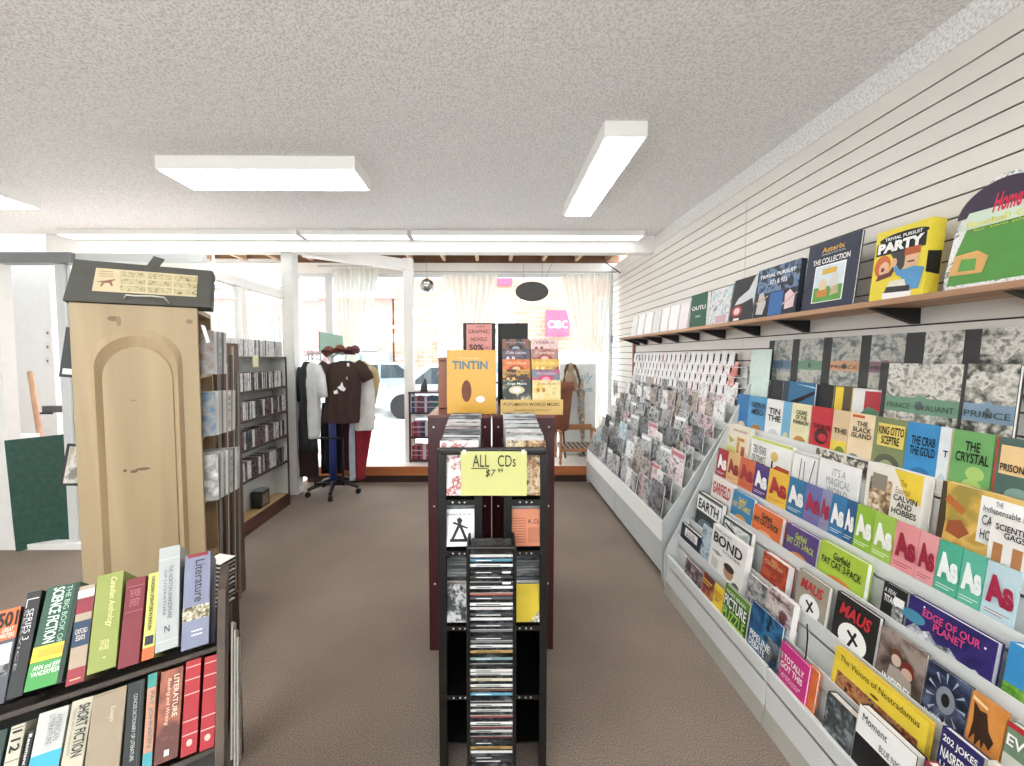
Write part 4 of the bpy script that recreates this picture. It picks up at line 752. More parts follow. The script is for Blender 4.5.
# ---------------------------------------------------------------- left foreground bookcase
DK = wood('#2d221b', '#54402f', .45, 5, (.1, 1, 1), 'dark_shelf_wood')
ax = Vector((.857, .515, 0)).normalized(); nb = Vector((-.515, .857, 0)).normalized(); ta = R(33)
up = (nb*math.sin(ta)+Vector((0, 0, 1))*math.cos(ta)).normalized(); bk = ax.cross(up); bk = -bk if bk.dot(nb) < 0 else bk
q0 = (C0+(_f*F+_r*(215-PX)+_u*(PY-645))*(.95/F)); P0 = q0
def fp(x, y): return hit(x, y, P0, bk)
TB = frame((0, 0, 0), ax, bk, up)
def loc(p): v = Vector(p)-P0; return v.dot(ax), v.dot(up)
def lean_book(bl, br, tl, cover, label, d=.16, title=None, pics=None, pages=CREAM, thin=.0025, cat='book'):
    a, b, t_ = fp(*bl), fp(*br), fp(*tl); zz = (t_-a); h = zz.length; zz.normalize(); xx = (ax-zz*ax.dot(zz)).normalized(); w = (b-a).dot(xx)-.0012
    base = a+xx*(w/2+.0006); yy = zz.cross(xx); yy = -yy if yy.dot(bk) < 0 else yy
    o = thing('book', frame(base, xx, yy, zz), label, cat)
    MB().box(-w/2, w/2, 0, thin, 0, h).box(-w/2, -w/2+thin, thin, d, 0, h).box(w/2-thin, w/2, thin, d, 0, h).build('cover', cover, o, bevel=.001)
    MB().box(-w/2+thin, w/2-thin, thin, d-.004, .003, h-.003).build('pages', pages, o)
    if pics: shapes(pics, o, w, h).location = (-w/2, 0, 0)
    for s, m_, x0, z0, x1, z1, *k in (title or []): text(s, m_, o, -w/2+x0*w, -w/2+x1*w, z0*h, z1*h, y=-.002, **(k[0] if k else dict(vert=1)))
    return o
V = dict(vert=1); VB = dict(vert=1, bold=.02); HZ = {}
SH = [
 ((-23, 712), (4.4, 703), (-3, 612), c('#4c4f5a'), 'thick grey book with orange band reading 501 at the shelf end', [('501', INK, .12, .80, .95, .97, dict(bold=.03)), ('GREAT\nWRITERS', WINK, .3, .68, .92, .79, {})], [('r', 0, .66, 1, 1, c('#e2682c')), ('r', .15, .28, .9, .62, art(['#2b2c2f', '#b9babb', '#e9e9e7', '#6b6d70'], 26, 110))]),
 ((4.8, 701), (22.5, 695), (27, 593), c('#232427'), 'black book with narrow white lettering beside the grey orange one', [('SERIES 3', c('#c9cbcd'), .3, .52, .72, .82, V), ('SERVICE', c('#9a9ca0'), .12, .25, .28, .82, V)], [('r', .1, .92, .9, .93, c('#c9cbcd')), ('r', .1, .84, .16, .92, c('#c9cbcd'))]),
 ((23, 693), (62, 681), (47, 588), c('#27543f'), 'very thick green science fiction book with yellow band', [('SCIENCE FICTION', c('#cfe6d8'), .22, .42, .56, .98, VB), ('THE BIG BOOK OF', c('#9fc9ae'), .62, .40, .78, .98, V), ('ANN and JEFF\nVANDERMEER', WINK, .1, .12, .88, .22, {})], [('r', 0, .255, 1, .40, YEL), ('r', 0, 0, 1, .25, c('#3f9a46')), ('r', .15, .29, .85, .37, c('#c9a62a')), ('r', .86, 0, 1, 1, c('#1d3328'))]),
 ((65, 687), (84.5, 677), (79, 587), c('#a8957e'), 'tan book with dark red and navy label blocks', [('OXFORD\nESSAYS', c('#e9dccb'), .15, .42, .85, .54, {})], [('r', 0, .7, 1, .86, c('#8c2234')), ('r', 0, .36, 1, .62, c('#1f3a5c')), ('r', 0, 0, 1, .15, c('#9c2a3a')), ('r', .2, .04, .8, .05, TAN), ('r', 0, .87, 1, .95, c('#efe9dd'))]),
 ((86, 676), (116, 668), (97, 576.5), c('#8c9846'), 'olive green anthology with gold script spine', [('Canadian Anthology', c('#e6dc9a'), .48, .42, .78, .95, dict(vert=1, shear=.3)), ('CECILIA\nWATERS', c('#e6dc9a'), .35, .2, .7, .3, {})], [('r', .5, .12, .6, .13, c('#e6dc9a'))]),
 ((117, 670), (139, 663.5), (126.5, 580), c('#7f2430'), 'plain maroon cloth book beside the olive anthology', [('THE WORKS\nOF POETRY', c('#b8707a'), .25, .66, .8, .86, {})], [('r', .05, .9, .95, .905, c('#b8707a')), ('r', .05, .6, .95, .605, c('#b8707a'))]),
 ((141, 661.5), (154, 656), (148.6, 574), c('#c9ca62'), 'slim lime yellow paperback with orange foot', [('CANADIAN LITERATURE IN ENGLISH', INK, .3, .32, .62, .96, VB)], [('r', 0, 0, 1, .13, c('#e2622a')), ('r', .15, .16, .85, .26, NAVY)]),
 ((154.5, 654), (178.5, 647), (159, 549), c('#a9adad'), 'thick white anthology taller than its neighbours', [('THE NORTON SHAKESPEARE', c('#4b5660'), .5, .28, .68, .80, V), ('OF LITERATURE', c('#5a646c'), .28, .32, .4, .76, V), ('N', INK, .38, .16, .6, .22, {})], [('r', 0, .87, 1, .88, c('#b9bfbf')), ('r', 0, .08, 1, .09, c('#b9bfbf'))]),
 ((180.5, 652), (209, 644.5), (185, 556), c('#7c829c'), 'lavender literature textbook with tree picture at the shelf end', [('Literature', c('#2a2a3a'), .42, .46, .78, .92, V)], [('r', 0, .28, 1, .42, art(['#3a3628', '#8a7f5a', '#cfc9b0', '#6b6a48'], 60, 112)), ('r', .1, .96, .9, 1, c('#8a1c2c')), ('r', .35, .12, .75, .13, WINK), ('r', .35, .16, .75, .17, WINK)]),
 # lower shelf
 ((-32, 812), (-8, 806), (-14, 735), c('#1d3a33'), 'dark green book at the entrance end of the lower shelf', None, None),
 ((-5, 804), (12, 798), (11, 727), c('#bcb6a2'), 'cream book with black number spine on the lower shelf', [('112', INK, .2, .62, .85, .92, VB)], [('r', .05, .5, .95, .51, INK), ('r', .05, .95, .95, .96, INK)]),
 ((13, 798), (21, 795), (28, 732), c('#202124'), 'slim black book between cream and pale cyan ones', [('Resonance', WINK, .25, .4, .75, .95, V)], None),
 ((22, 797), (55, 787), (39, 714), c('#b9bab5'), 'wide pale book with cyan band on the lower shelf', [('AMERICAN\nLITERATURE', c('#7b8288'), .4, .55, .85, .93, V)], [('r', 0, .2, 1, .45, c('#2fa6cf')), ('r', 0, 0, 1, .2, c('#c9c9c4'))]),
 ((56, 789), (80, 782), (72, 702), c('#b9b39c'), 'cream short fiction anthology with black spine lettering', [('SHORT FICTION', c('#2c2a26'), .38, .3, .9, .93, VB), ('Classic and Contemporary', c('#6a6454'), .15, .35, .3, .9, V)], None),
 ((82, 783), (119, 772), (93, 696), c('#998870'), 'widest tan cloth book on the lower shelf', [('Essays', c('#d9ccae'), .55, .6, .72, .78, V)], [('r', 0, .96, 1, .98, c('#8a7858'))]),
 ((121, 777), (140, 770), (128, 684), c('#1d2524'), 'black clothed reference book on the lower shelf', [('CONCISE DICTIONARY OF LITERATURE', c('#b9bcb6'), .4, .12, .62, .85, V)], [('r', .78, 0, .8, 1, c('#54605c'))]),
 ((141.5, 770), (152, 765), (148, 675), c('#c98a6c'), 'slim salmon book with teal ends on the lower shelf', [('PAT JOHNSON', c('#4a7a78'), .25, .2, .8, .8, VB)], [('r', 0, .84, 1, 1, c('#2f8c82')), ('r', 0, 0, 1, .15, c('#3a9aa4'))]),
 ((153, 767), (178, 759), (161, 672.5), art(['#5e2a1e', '#8e4630', '#a85a3c', '#6e3426'], 12, 114, rnd=False), 'brown red literature textbook with script subtitle', [('LITERATURE', c('#efd9c4'), .62, .45, .84, .92, V), ('Reading and Writing', c('#e6c9b0'), .3, .38, .5, .9, dict(vert=1, shear=.3))], [('r', .4, .06, .6, .12, WINK)]),
 ((180, 758.5), (197, 753.5), (186, 662), c('#b01f28'), 'red reference volume with gold bands beside the brown red textbook', None, [('r', 0, z, 1, z+.012, c('#e2a59c')) for z in (.2, .34, .62, .78, .92)]+[('e', .5, .12, .18, .035, c('#e8b0a4'))]),
 ((199, 752.5), (214.5, 747.5), (204.5, 657.5), c('#b01f28'), 'red reference volume with gold bands at the shelf end', None, [('r', 0, z, 1, z+.012, c('#e2a59c')) for z in (.2, .34, .62, .78, .92)]+[('e', .5, .12, .2, .035, c('#e8b0a4'))]),
]
for bl, br, tl, cv, lab, ti, pi in SH: lean_book(bl, br, tl, cv, lab, title=ti, pics=pi, d=.15 if 'thick' not in lab else .16)
# bookcase body, in the same tilted frame
lA = loc(fp(-60, 722))[0]-.03; lB = loc(fp(217, 645))[0]; s2 = loc(fp(214.5, 748))[1]
T = frame(P0, ax, bk, up)
t = thing('bookcase', T, 'dark wooden sloping bookcase filled with literature books', 'bookcase')
for z in (0, s2, 2*s2): MB().box(lA, lB, .035, .20, z-.014, z-.0015).build('shelf', DK, t, bevel=.002)
MB().box(lA, lB+.02, .20, .212, 3*s2-.02, .10).build('back_panel', c('#4a4743', .8), t)
MB().prism([(-.02, 3*s2-.1), (.085, 3*s2-.1), (.085, .19), (.05, .19), (-.02, .12)], lB+.001, lB+.019, axis='x').build('side_panel', DK, t, bevel=.002)
MB().prism([(-.02, 3*s2-.1), (.21, 3*s2-.1), (.21, .19), (-.02, .12)], lA-.018, lA, axis='x').build('side_panel', DK, t, bevel=.002)
# magazines filed behind the end panel, edges towards the aisle
MG = [art(['#e4e3df', '#b9b9b5', '#6a6a68', '#f1f0ed'], 30, 120), art(['#8a7a66', '#c9bda8', '#4c4338'], 26, 121), art(['#2c2c2e', '#8d8e90', '#dcdcda'], 30, 122)]
for k in range(3):
    q = T @ Vector((lB+.0255+.0052*k, .09+.018*k, -.20-.02*k)); a_ = ax
    Tm = frame(q, bk.cross(Vector((0, 0, 1))) if False else ax, bk, up)
    o = thing('magazine', Tm, '%s magazine filed upright behind the dark end panel of the sloping bookcase' % ORD[k], 'magazine', 'magazines filed behind the end panel')
    o['label'] = 'upright filed magazine, %s outward from the end panel of the sloping bookcase' % ORD[k]
    MB().box(-.0022, .0022, 0, .16, -.05, .245).build('cover', MG[k % 3], o); MB().box(-.0018, .0018, -.001, 0, -.048, .243).build('pages', PAPER, o)
for k in range(11):
    p_ = atY(212, 618-4.6*k, 1.28); o = MB().box(-.035, .035, 0, .06, 0, .009, [1, 0, 1, 1, 0, 1]).build('magazine', [c('#e9e8e3'), c('#3a3733')]); o.matrix_world = rotz((p_.x+.0, 1.28, 1.5-(618-357-4.6*k)/F*1.27), R(rng.uniform(-14, -4))); tag(o, 'flat magazine, %s from the bottom of the small pile behind the bookcase' % ORD[k], 'magazine')
pl = thing('display_stand', (-0.985, 1.37, 0), 'narrow dark wooden stand under the small magazine pile', 'stand')
MB().box(-.045, .045, -.03, .03, 0, 1.5-(619-357)/F*1.27-.002).build('stand_body', DK, pl, bevel=.003)

# ---------------------------------------------------------------- light wooden cabinet with arched end
PINE = wood('#9c8560', '#b59e79', .55, 3.2, (1, 1, .12), 'pine_panel'); PIN2 = wood('#957a55', '#b39a74', .55, 4, (1, 1, .12), 'pine_groove')
A = C0+(_f*F+_r*(68-PX)+_u*(PY-303))*(1.50/F); B_ = C0+(_f*F+_r*(197-PX)+_u*(PY-310))*(1.69/F); A.z = B_.z = 1.712
e1 = (B_-A).normalized(); e2 = Vector((-e1.y, e1.x, 0)); w = (B_-A).length; hC = 1.712; dC = .34
t = thing('cabinet', frame((A.x, A.y, 0), e1, e2, (0, 0, 1)), 'tall pale wooden cabinet whose end panel has an arched groove', 'cabinet')
MB().box(0, w, 0, .02, 0, hC).build('end_panel', PINE, t, bevel=.002)
MB().box(0, w, dC-.02, dC, 0, hC).build('end_panel', PINE, t); MB().box(0, w, .02, dC-.02, hC-.02, hC).build('top_panel', PINE, t); MB().box(w*.5-.008, w*.5+.008, .02, dC-.02, 0, hC-.02).build('centre_panel', PIN2, t)
SHZ = [.1, .48, .82, 1.12, 1.40]
for z in SHZ: MB().box(.012, w*.5-.008, .02, dC-.02, z, z+.018).build('shelf', PIN2, t); MB().box(w*.5+.008, w-.004, .02, dC-.02, z, z+.018).build('shelf', PIN2, t)
def arch(x0, x1, z0, z1, n=14):
    r_ = (x1-x0)/2; rz = .13
    return [(x0, z0), (x1, z0)]+[((x0+x1)/2+r_*math.cos(math.pi*k/n), z1-rz+rz*math.sin(math.pi*k/n)) for k in range(n+1)]
# arched moulding: ring raised slightly
def ring(a0, a1, y0, y1, nm, m_):
    mb = MB(); n = len(a0); mb.v = [(x, y0, z) for x, z in a0]+[(x, y1, z) for x, z in a1]
    for k in range(n): mb.f.append((k, (k+1) % n, n+(k+1) % n, n+k)); mb.m.append(0); mb.sm.append(False)
    return mb.build(nm, m_, t)
o1, o2, o3 = arch(w*.135, w*.855, .2, 1.615), arch(w*.17, w*.82, .23, 1.585), arch(w*.22, w*.77, .27, 1.54)
ring(o1, o2, -.0005, -.014, 'arch_moulding', PINE); ring(o2, o3, -.014, -.001, 'arch_moulding', PIN2)
MB().prism(o3, -.006, -.0005).build('arch_panel', PINE, t)
shapes([('e', .32, .966, .045, .006, c('#7a6040')), ('e', .36, .960, .02, .012, c('#8a7050')), ('e', .93, .965, .03, .006, c('#8a7050'))], t, w, hC, y=-.0007, name='stain')
shapes([('e', .50, .60, .06, .0035, c('#6a4f38')), ('e', .43, .596, .03, .004, c('#6a4f38')), ('e', .36, .60, .015, .004, c('#6a4f38')), ('e', .45, .77, .03, .002, c('#8a7050'))], t, w, hC, y=-.0067, name='stain')
TC = t.matrix_world.copy()
# discs and magazines filed in its aisle side
kk = 0
SIDE = [(1.418, .20, 6, ['#7a4a2c', '#e2e2e0', '#9a9ca0', '#c9cac9', '#6a6c70', '#dcdcda']), (1.138, .20, 9, ['#1f5a86', '#e4e3e0', '#c2c2be', '#8a8a88', '#d8d6d0', '#b2b0aa', '#efefec', '#9a9a96', '#cfcfca']), (.838, .21, 10, ['#e9e8e4', '#8a8a88', '#d8d6d0', '#b2b0aa', '#f0efec', '#9a9a96', '#cfcfca', '#6a6866', '#dddbd6', '#c4c2bc'])]
for r_, (z, hh, n_, cl) in enumerate(SIDE):
    for k in range(n_):
        x_ = w-.03+.010*(n_-k)*.35; lean = R(4+1.6*k)
        q = TC @ Matrix.Translation((w-.10+.012*k*.6, .028+.0155*k if r_ else .03+.014*k, z+.001+.0)) @ Matrix.Rotation(-lean, 4, 'X')
        o = thing('record_sleeve', q, 'flat sleeve, %s from the arched panel, %s shelf down of the pale cabinet' % (ORD[k], ('second', 'third', 'fourth')[r_]), 'sleeve')
        MB().box(0, .15, 0, .0035, 0, hh, 0).build('cover', art([cl[k % len(cl)], '#8d8d8c', cl[k % len(cl)]], 9, 130+k, rnd=False) if k % 3 == 0 else c(cl[k % len(cl)]), o); MB().box(.1495, .1505, .0006, .0029, .002, hh-.002).build('pages', PAPER, o)
# things poking out at its entrance side
o = thing('book', TC @ Matrix.Translation((-.055, .05, 1.42)) @ Matrix.Rotation(R(8), 4, 'Y'), 'black book poking out beyond the entrance edge of the pale cabinet', 'book')
MB().box(0, .15, 0, .02, 0, .20).build('cover', c('#2c2d2f'), o); MB().box(.008, .05, -.001, 0, .012, .035).build('price_sticker', c('#d9d9d6'), o)
o = thing('mirror', TC @ Matrix.Translation((-.075, .06, .98)) @ Matrix.Rotation(R(10), 4, 'Y'), 'black framed picture poking out beyond the entrance edge of the pale cabinet', 'picture')
MB().box(0, .2, 0, .008, 0, .17).build('picture_frame', c('#26211c'), o); MB().box(.01, .19, -.001, 0, .01, .16).build('picture', art(['#9a927f', '#c9c6bd', '#7a7466'], 12, 141, rnd=False), o)
# file box on top
GBOX = c('#4c4c45', .75, var=.08)
Tf = TC @ Matrix.Translation((-.012, -.012, hC+.004))
t = thing('file_box', Tf @ Matrix.Rotation(R(-11), 4, 'X') , 'dark grey green archive box with printed label strip, on the pale cabinet', 'file box')
W_, H_ = .462, .172
MB().prism([(0, 0), (W_+.005, 0), (W_+.012, H_), (.028, H_)], 0, .07).build('box_body', GBOX, t, bevel=.003)
MB().prism([(.083, .045), (.415, .045), (.42, .142), (.093, .142)], -.0012, 0).build('label', c('#cdb992', .7), t)
for q in range(3):
    x0 = .165+.086*q
    for r_ in range(3): shapes([('r', x0, .052+.030*r_, x0+.080, .076+.030*r_, art(['#8d8658', '#aba074', '#c9ba88', '#6b6540'], 70, 150+q*3+r_, rnd=False))], t, 1, 1, y=-.0016, name='label_print')
for q in range(3): shapes([('r', .103, .108+.010*q, .145, .111+.010*q, c('#a08468'))], t, 1, 1, y=-.0018, name='label_print')
shapes([('p', [(.095, .085), (.125, .092), (.15, .1), (.15, .094), (.14, .09), (.145, .07), (.138, .07), (.134, .082), (.118, .08), (.112, .065), (.106, .065), (.112, .082)], c('#8a5a44'))], t, 1, 1, y=-.002, name='label_print')
MB().tube([(.18, -.004, .02), (.19, -.02, .03), (.22, -.024, .027), (.27, -.024, .03), (.31, -.022, .028), (.325, -.004, .008)], .0032, 6).build('handle', c('#c9c6ba'), t)
MB().prism([(.235, H_), (.275, H_), (.298, H_+.045), (.262, H_+.055)], .03, .036).build('strap', GBOX, t)
tg = thing('price_tag', TC @ Matrix.Translation((w+.012, .0, 1.64)), 'small white paper tag hanging at the corner of the pale cabinet', 'tag')
MB().prism([(0, 0), (.014, -.005), (.03, -.075), (.018, -.08)], 0, .0015).build('tag', WHITE, tg)

# ---------------------------------------------------------------- narrow dark case further along and disc bookcase
t = thing('bookcase', (-1.585, 2.33, 0), 'narrow tall brown case between the pale cabinet and the disc bookcase', 'bookcase')
BR2 = wood('#4a3226', '#6b4a38', .5, 5, (1, 1, .1), 'brown_case_wood')
MB().box(-.03, .0, -.10, .10, 0, 1.58).build('side_panel', BR2, t); MB().box(-.20, -.185, -.10, .10, 0, 1.58).build('side_panel', BR2, t); MB().box(-.185, -.03, .09, .10, 0, 1.58).build('back_panel', BR2, t)
for z in (.05, .4, .8, 1.2, 1.56): MB().box(-.185, -.03, -.10, .09, z, z+.015).build('shelf', BR2, t)
for k in range(6):
    o = thing('poster_roll', (-1.575+.012*(k % 2), 2.18+.028*k, 0), '%s upright flat poster board leaning on the narrow brown case' % ORD[k], 'poster board'); o['label'] = 'upright poster board, %s of those leaning on the narrow brown case' % ORD[k]
    o.rotation_euler = (0, R(1.2), 0)
    MB().box(0, .006, 0, .02, .0, 1.56-.05*((k*3) % 4)).build('board', [c('#8d8a84'), c('#6a4a34'), c('#c9c6be'), c('#4a4642'), c('#b9a68a'), c('#77736c')][k], o)
XC, Y0, Y1 = -2.05, 3.02, 3.86
WH2 = c('#c9cdca', .5); DKB = wood('#3a2c28', '#54403a', .4, 5, (1, .1, 1), 'dark_case_wood'); RDB = wood('#43251e', '#5c352a', .4, 5, (1, .1, 1), 'red_brown_plinth')
t = thing('bookcase', (XC-.09, (Y0+Y1)/2, 0), 'grey sided bookcase of disc shelves beside the entrance glazing', 'bookcase'); o_ = Matrix.Translation(-Vector(t.location))
MB().box(XC-.14, XC, Y0, Y0+.02, 0, 1.482).build('side_panel', c('#5a4a44'), t, o_); MB().box(XC-.14, XC, Y1-.02, Y1, 0, 1.482).build('side_panel', WH2, t, o_); MB().box(XC-.145, XC-.138, Y0, Y1, 0, 1.482).build('back_panel', WH2, t, o_)
MB().box(XC-.002, XC+.006, Y0, Y0+.012, 0, 1.482).box(XC-.002, XC+.006, Y1-.022, Y1, 0, 1.482).build('face_frame', c('#4a403c'), t, o_)
MB().box(XC-.138, XC, Y0+.02, Y1-.02, 0, .12).build('plinth', RDB, t, o_); MB().box(XC-.138, XC-.01, Y0+.02, Y1-.02, .12, .125).build('shelf', c('#c9a26c'), t, o_)
SHY = [.46, .72, .965, 1.21, 1.50]
for z in SHY: MB().box(XC-.138, XC+.004, Y0+(.02 if z < 1.45 else 0), Y1-(.02 if z < 1.45 else 0), z-.018, z).build('shelf', DKB, t, o_)
SPC = [art(['#1c1c1e', '#2c2d30', '#8d8e90'], 60, 160+i, stretch=(1, 1, .3)) for i in range(2)]+[art(['#8a8b8d', '#c9cacb', '#e6e6e5'], 60, 163, stretch=(1, 1, .3)), art(['#d2d3d3', '#eeeeee', '#9a9b9d'], 60, 164), art(['#3a2226', '#5c3a3e', '#9a8a88'], 60, 165)]
def spine_T(x, y, z): return frame((x, y, z), (0, 1, 0), (-1, 0, 0), (0, 0, 1))
for r_, z in enumerate(SHY):
    y = Y0+.03; k = 0
    while y < Y1-.045:
        ci = rng.randrange(5) if r_ < 4 else rng.choice((2, 3, 3, 2, 0)); dd = .0175; hh = .17 if r_ < 4 else .165
        key = ('sp', ci, r_ == 4)
        if key in _cd: o = _cd[key].copy(); COL.objects.link(o)
        else:
            o = MB().box(-.0072, .0072, 0, .11, 0, hh-.02, 0).build('disc_case', [SPC[ci]]); _cd[key] = o
        o.matrix_world = spine_T(XC-.006-rng.uniform(0, .012), y, z+.0005) @ Matrix.Rotation(R(rng.uniform(-1.2, 1.2)), 4, 'Y')
        tag(o, 'disc case, %s from the shop side, %s shelf of the grey sided bookcase' % (ORD[k], ('lowest filled', 'second', 'third', 'fourth', 'top')[r_]), 'disc case'); y += dd; k += 1
o = thing('price_card', frame((XC+.008, 3.35, 1.41), (0, 1, 0), (-1, 0, 0), (0, 0, 1)), 'pale yellow blank note taped under the top shelf of discs', 'note'); MB().box(-.04, .04, -.001, 0, 0, .10).build('paper', c('#e3e0b0'), o)
o = thing('cassette_player', frame((XC-.03, 3.50, .126), (0, 1, 0), (-1, 0, 0), (0, 0, 1)), 'black boxed set standing alone on the bottom shelf of the disc bookcase', 'boxed set')
MB().box(-.07, .07, 0, .09, 0, .15).build('box_body', c('#2a2724', .4), o, bevel=.004); MB().box(-.045, .045, -.002, 0, .02, .12).build('front_panel', art(['#54483c', '#8a7a66', '#2a2420'], 30, 170), o); MB().box(-.06, .06, -.006, .08, .15, .158).build('lid', c('#8d8f8f', .3), o)
# ---------------------------------------------------------------- curtains
m, N, L, B = _new('sheer_curtain'); N.remove(B); tr = N.new('ShaderNodeBsdfTransparent'); df = N.new('ShaderNodeBsdfDiffuse'); tl = N.new('ShaderNodeBsdfTranslucent')
df.inputs[0].default_value = lin('#eceae2'); tl.inputs[0].default_value = lin('#dcdbd0'); x1 = N.new('ShaderNodeMixShader'); x2 = N.new('ShaderNodeMixShader'); x1.inputs[0].default_value = .45; x2.inputs[0].default_value = .86
L.new(df.outputs[0], x1.inputs[1]); L.new(tl.outputs[0], x1.inputs[2]); L.new(tr.outputs[0], x2.inputs[1]); L.new(x1.outputs[0], x2.inputs[2]); L.new(x2.outputs[0], N['Material Output'].inputs[0]); SHEER = m
def curtain(px0, px1, ty, gx, gy, ex0, ex1, ey, D, label, lab2='tie'):
    A, B_ = atY(px0, ty, D), atY(px1, ty, D); G = atY(gx, gy, D); E0, E1 = atY(ex0, ey, D), atY(ex1, ey, D)
    t = thing('curtain', ((A.x+B_.x)/2, D, A.z), label, 'curtain'); o = Vector(t.location); gw = .05
    def fn(u, v):
        zt, zg, ze = A.z, G.z, E0.z; z = zt+(ze-zt)*v
        if z > zg: s = (zt-z)/(zt-zg); s2 = s**1.5; a = A.x*(1-s2)+(G.x-gw)*s2; b = B_.x*(1-s2)+(G.x+gw)*s2; am = .03*(1-s*.6)
        else: s = (zg-z)/(zg-ze); s2 = s**.7; a = (G.x-gw)*(1-s2)+E0.x*s2; b = (G.x+gw)*(1-s2)+E1.x*s2; am = .014+.02*s
        return Vector((a+(b-a)*u, D+am*math.sin(u*2*math.pi*9)+.4*am*math.sin(u*41+z*2), z))-o
    MB().grid(fn, 110, 50).build('drape', SHEER, t)
    MB().tube([(G.x-gw-.01-o.x, -.03, G.z-o.z), (G.x-o.x, -.05, G.z-o.z-.012), (G.x+gw+.01-o.x, -.03, G.z-o.z), (G.x-o.x, .04, G.z-o.z+.01), (G.x-gw-.01-o.x, -.03, G.z-o.z)], .008, 6).build('tie_band', c('#d8d4c4', .8), t)
    return t
curtain(333, 378, 268, 350, 372, 340, 362, 446.5, 5.25, 'sheer white curtain hanging behind the clothes rack')
curtain(443, 498, 275, 470, 345, 458, 484, 446.5, 5.25, 'sheer white curtain hanging behind the golden box and file boxes')
curtain(561, 612, 275, 592, 378, 578, 604, 446.5, 5.20, 'sheer white curtain gathered beside the slatted wall')
A, B_ = atY(414, 272.5, 5.25), atY(640, 272.5, 5.25)
t = thing('curtain_rod', ((A.x+B_.x)/2, 5.25, A.z+.01), 'thin white rod holding the two curtains of the wide window', 'curtain rod'); hw = (min(B_.x, XW-.01)-A.x)/2
t.location.x = A.x+hw; MB().tube([(-hw, 0, 0), (hw, 0, 0)], .009, 8).build('rod', c('#b9b8b4'), t)
t = thing('curtain_rod', (atY(355, 268, 5.25).x, 5.25, atY(355, 267, 5.25).z+.01), 'thin rod over the curtain behind the clothes rack', 'curtain rod'); MB().tube([(-.5, 0, 0), (.6, 0, 0)], .009, 8).build('rod', c('#b9b8b4'), t)
# ---------------------------------------------------------------- hanging things
p = atY(427, 286, 4.75)
t = thing('mirror_ball', p, 'small silver mirror ball hanging in front of the shop window', 'mirror ball')
mb = MB(); rings = []
for i in range(1, 16):
    a = math.pi*i/16; rings.append([(.088*math.sin(a)*math.cos(2*math.pi*j/28), .088*math.sin(a)*math.sin(2*math.pi*j/28), .088*math.cos(a)) for j in range(28)])
mb.loft(rings, smooth=False); mb.build('tiles', c('#b9bcbc', .08, .9), t)
MB().tube([(0, 0, .085), (0, 0, 3.03-p.z)], .002, 5).build('string', c('#8a8a88'), t)
MB().lathe([(0, 0), (.015, 0), (.015, .015), (0, .018)], 12, c=(0, 0, .084)).build('cap', c('#9a9c9c', .3, .6), t)
p = atY(532, 291.5, 4.60); rx_, rz_ = 16.5/F*4.60, 9.8/F*4.60
t = thing('oval_sign', p, 'dark grey blank oval sign hanging in front of the shop window', 'sign')
MB().prism([(rx_*math.cos(a), rz_*math.sin(a)) for a in [math.pi*k/24 for k in range(48)]], -.006, .006).build('board', c('#4e4e4c', .6), t, bevel=.003)
q = atY(565, 258, 4.60)
for sx in (-.10, .12): MB().tube([(sx, 0, rz_*.8), (sx, 0, 3.03-p.z)], .0018, 5).build('string', c('#6a6a68'), t)
MB().tube([(.13, 0, rz_*.78), (q.x-p.x+.05, 0, 3.03-p.z)], .002, 5).build('string', c('#6a6a68'), t)
t = thing('cable', atY(595, 256, 5.0), 'black cable slanting from the joists to the slatted wall', 'cable'); e = atY(618, 273, 5.0)-Vector(t.location); MB().tube([(-.08, 0, .35), (e.x*.5, 0, e.z*.42), (e.x+.03, 0, e.z)], .007, 6).build('wire', INK, t)
# ---------------------------------------------------------------- stage furniture
def stagept(px, py): return hit(px, py, (0, 0, ZS), (0, 0, 1))
DBK = 4.72
A = atY(408.5, 392, DBK); wB = .50; x0 = A.x; zt = A.z
SW2 = wood('#3c2228', '#543238', .4, 5, (1, 1, .1), 'dark_bookcase_wood')
t = thing('bookcase', (x0+wB/2, DBK+.12, ZS), 'small dark three shelf bookcase on the window stage', 'bookcase'); hB = zt-ZS
MB().box(-wB/2, -wB/2+.02, -.12, .12, 0, hB-.02).build('side_panel', SW2, t); MB().box(wB/2-.02, wB/2, -.12, .12, 0, hB-.02).build('side_panel', SW2, t); MB().box(-wB/2-.006, wB/2+.006, -.125, .125, hB-.02, hB).build('top_panel', SW2, t, bevel=.003)
zsh = [atY(420, py, DBK).z-ZS for py in (412.5, 437, 460)]
for z in zsh: MB().box(-wB/2+.02, wB/2-.02, -.12, .12, z-.02, z).build('shelf', SW2, t)
BKC = ['#7c2a3c', '#2f3e6e', '#8a8d96', '#a83248', '#3a5a5c', '#5c3a6a', '#c9c4c8', '#24304c', '#8c1f30', '#6a6e7c', '#b03a4a']
for r_, z in enumerate(zsh):
    x_ = -wB/2+.03; k = 0
    while x_ < wB/2-.055:
        bw_ = rng.uniform(.028, .04); hh = (.20, .185, .175)[r_]*rng.uniform(.94, 1); cc = BKC[(rng.randrange(11))] if r_ != 2 else rng.choice(['#8c1f30', '#b03a4a', '#c9c4c8', '#7c2a3c', '#24304c'])
        if r_ == 0 and x_ > 0: cc = rng.choice(['#2c5a6a', '#24486a', '#3a7a80'])
        o = MB().box(0, bw_-.002, 0, .15, 0, hh).box(0, bw_-.002, -.001, 0, hh*.62, hh*.70, 1).box(0, bw_-.002, -.001, 0, hh*.3, hh*.34, 1).build('book', [c(cc), c('#c9b6b8')])
        o.location = (x0+wB/2+x_, DBK+.02, ZS+z+.0005); tag(o, 'bound book, %s from the post, %s shelf of the small stage bookcase' % (ORD[k], ('top', 'middle', 'bottom')[r_]), 'book'); x_ += bw_; k += 1
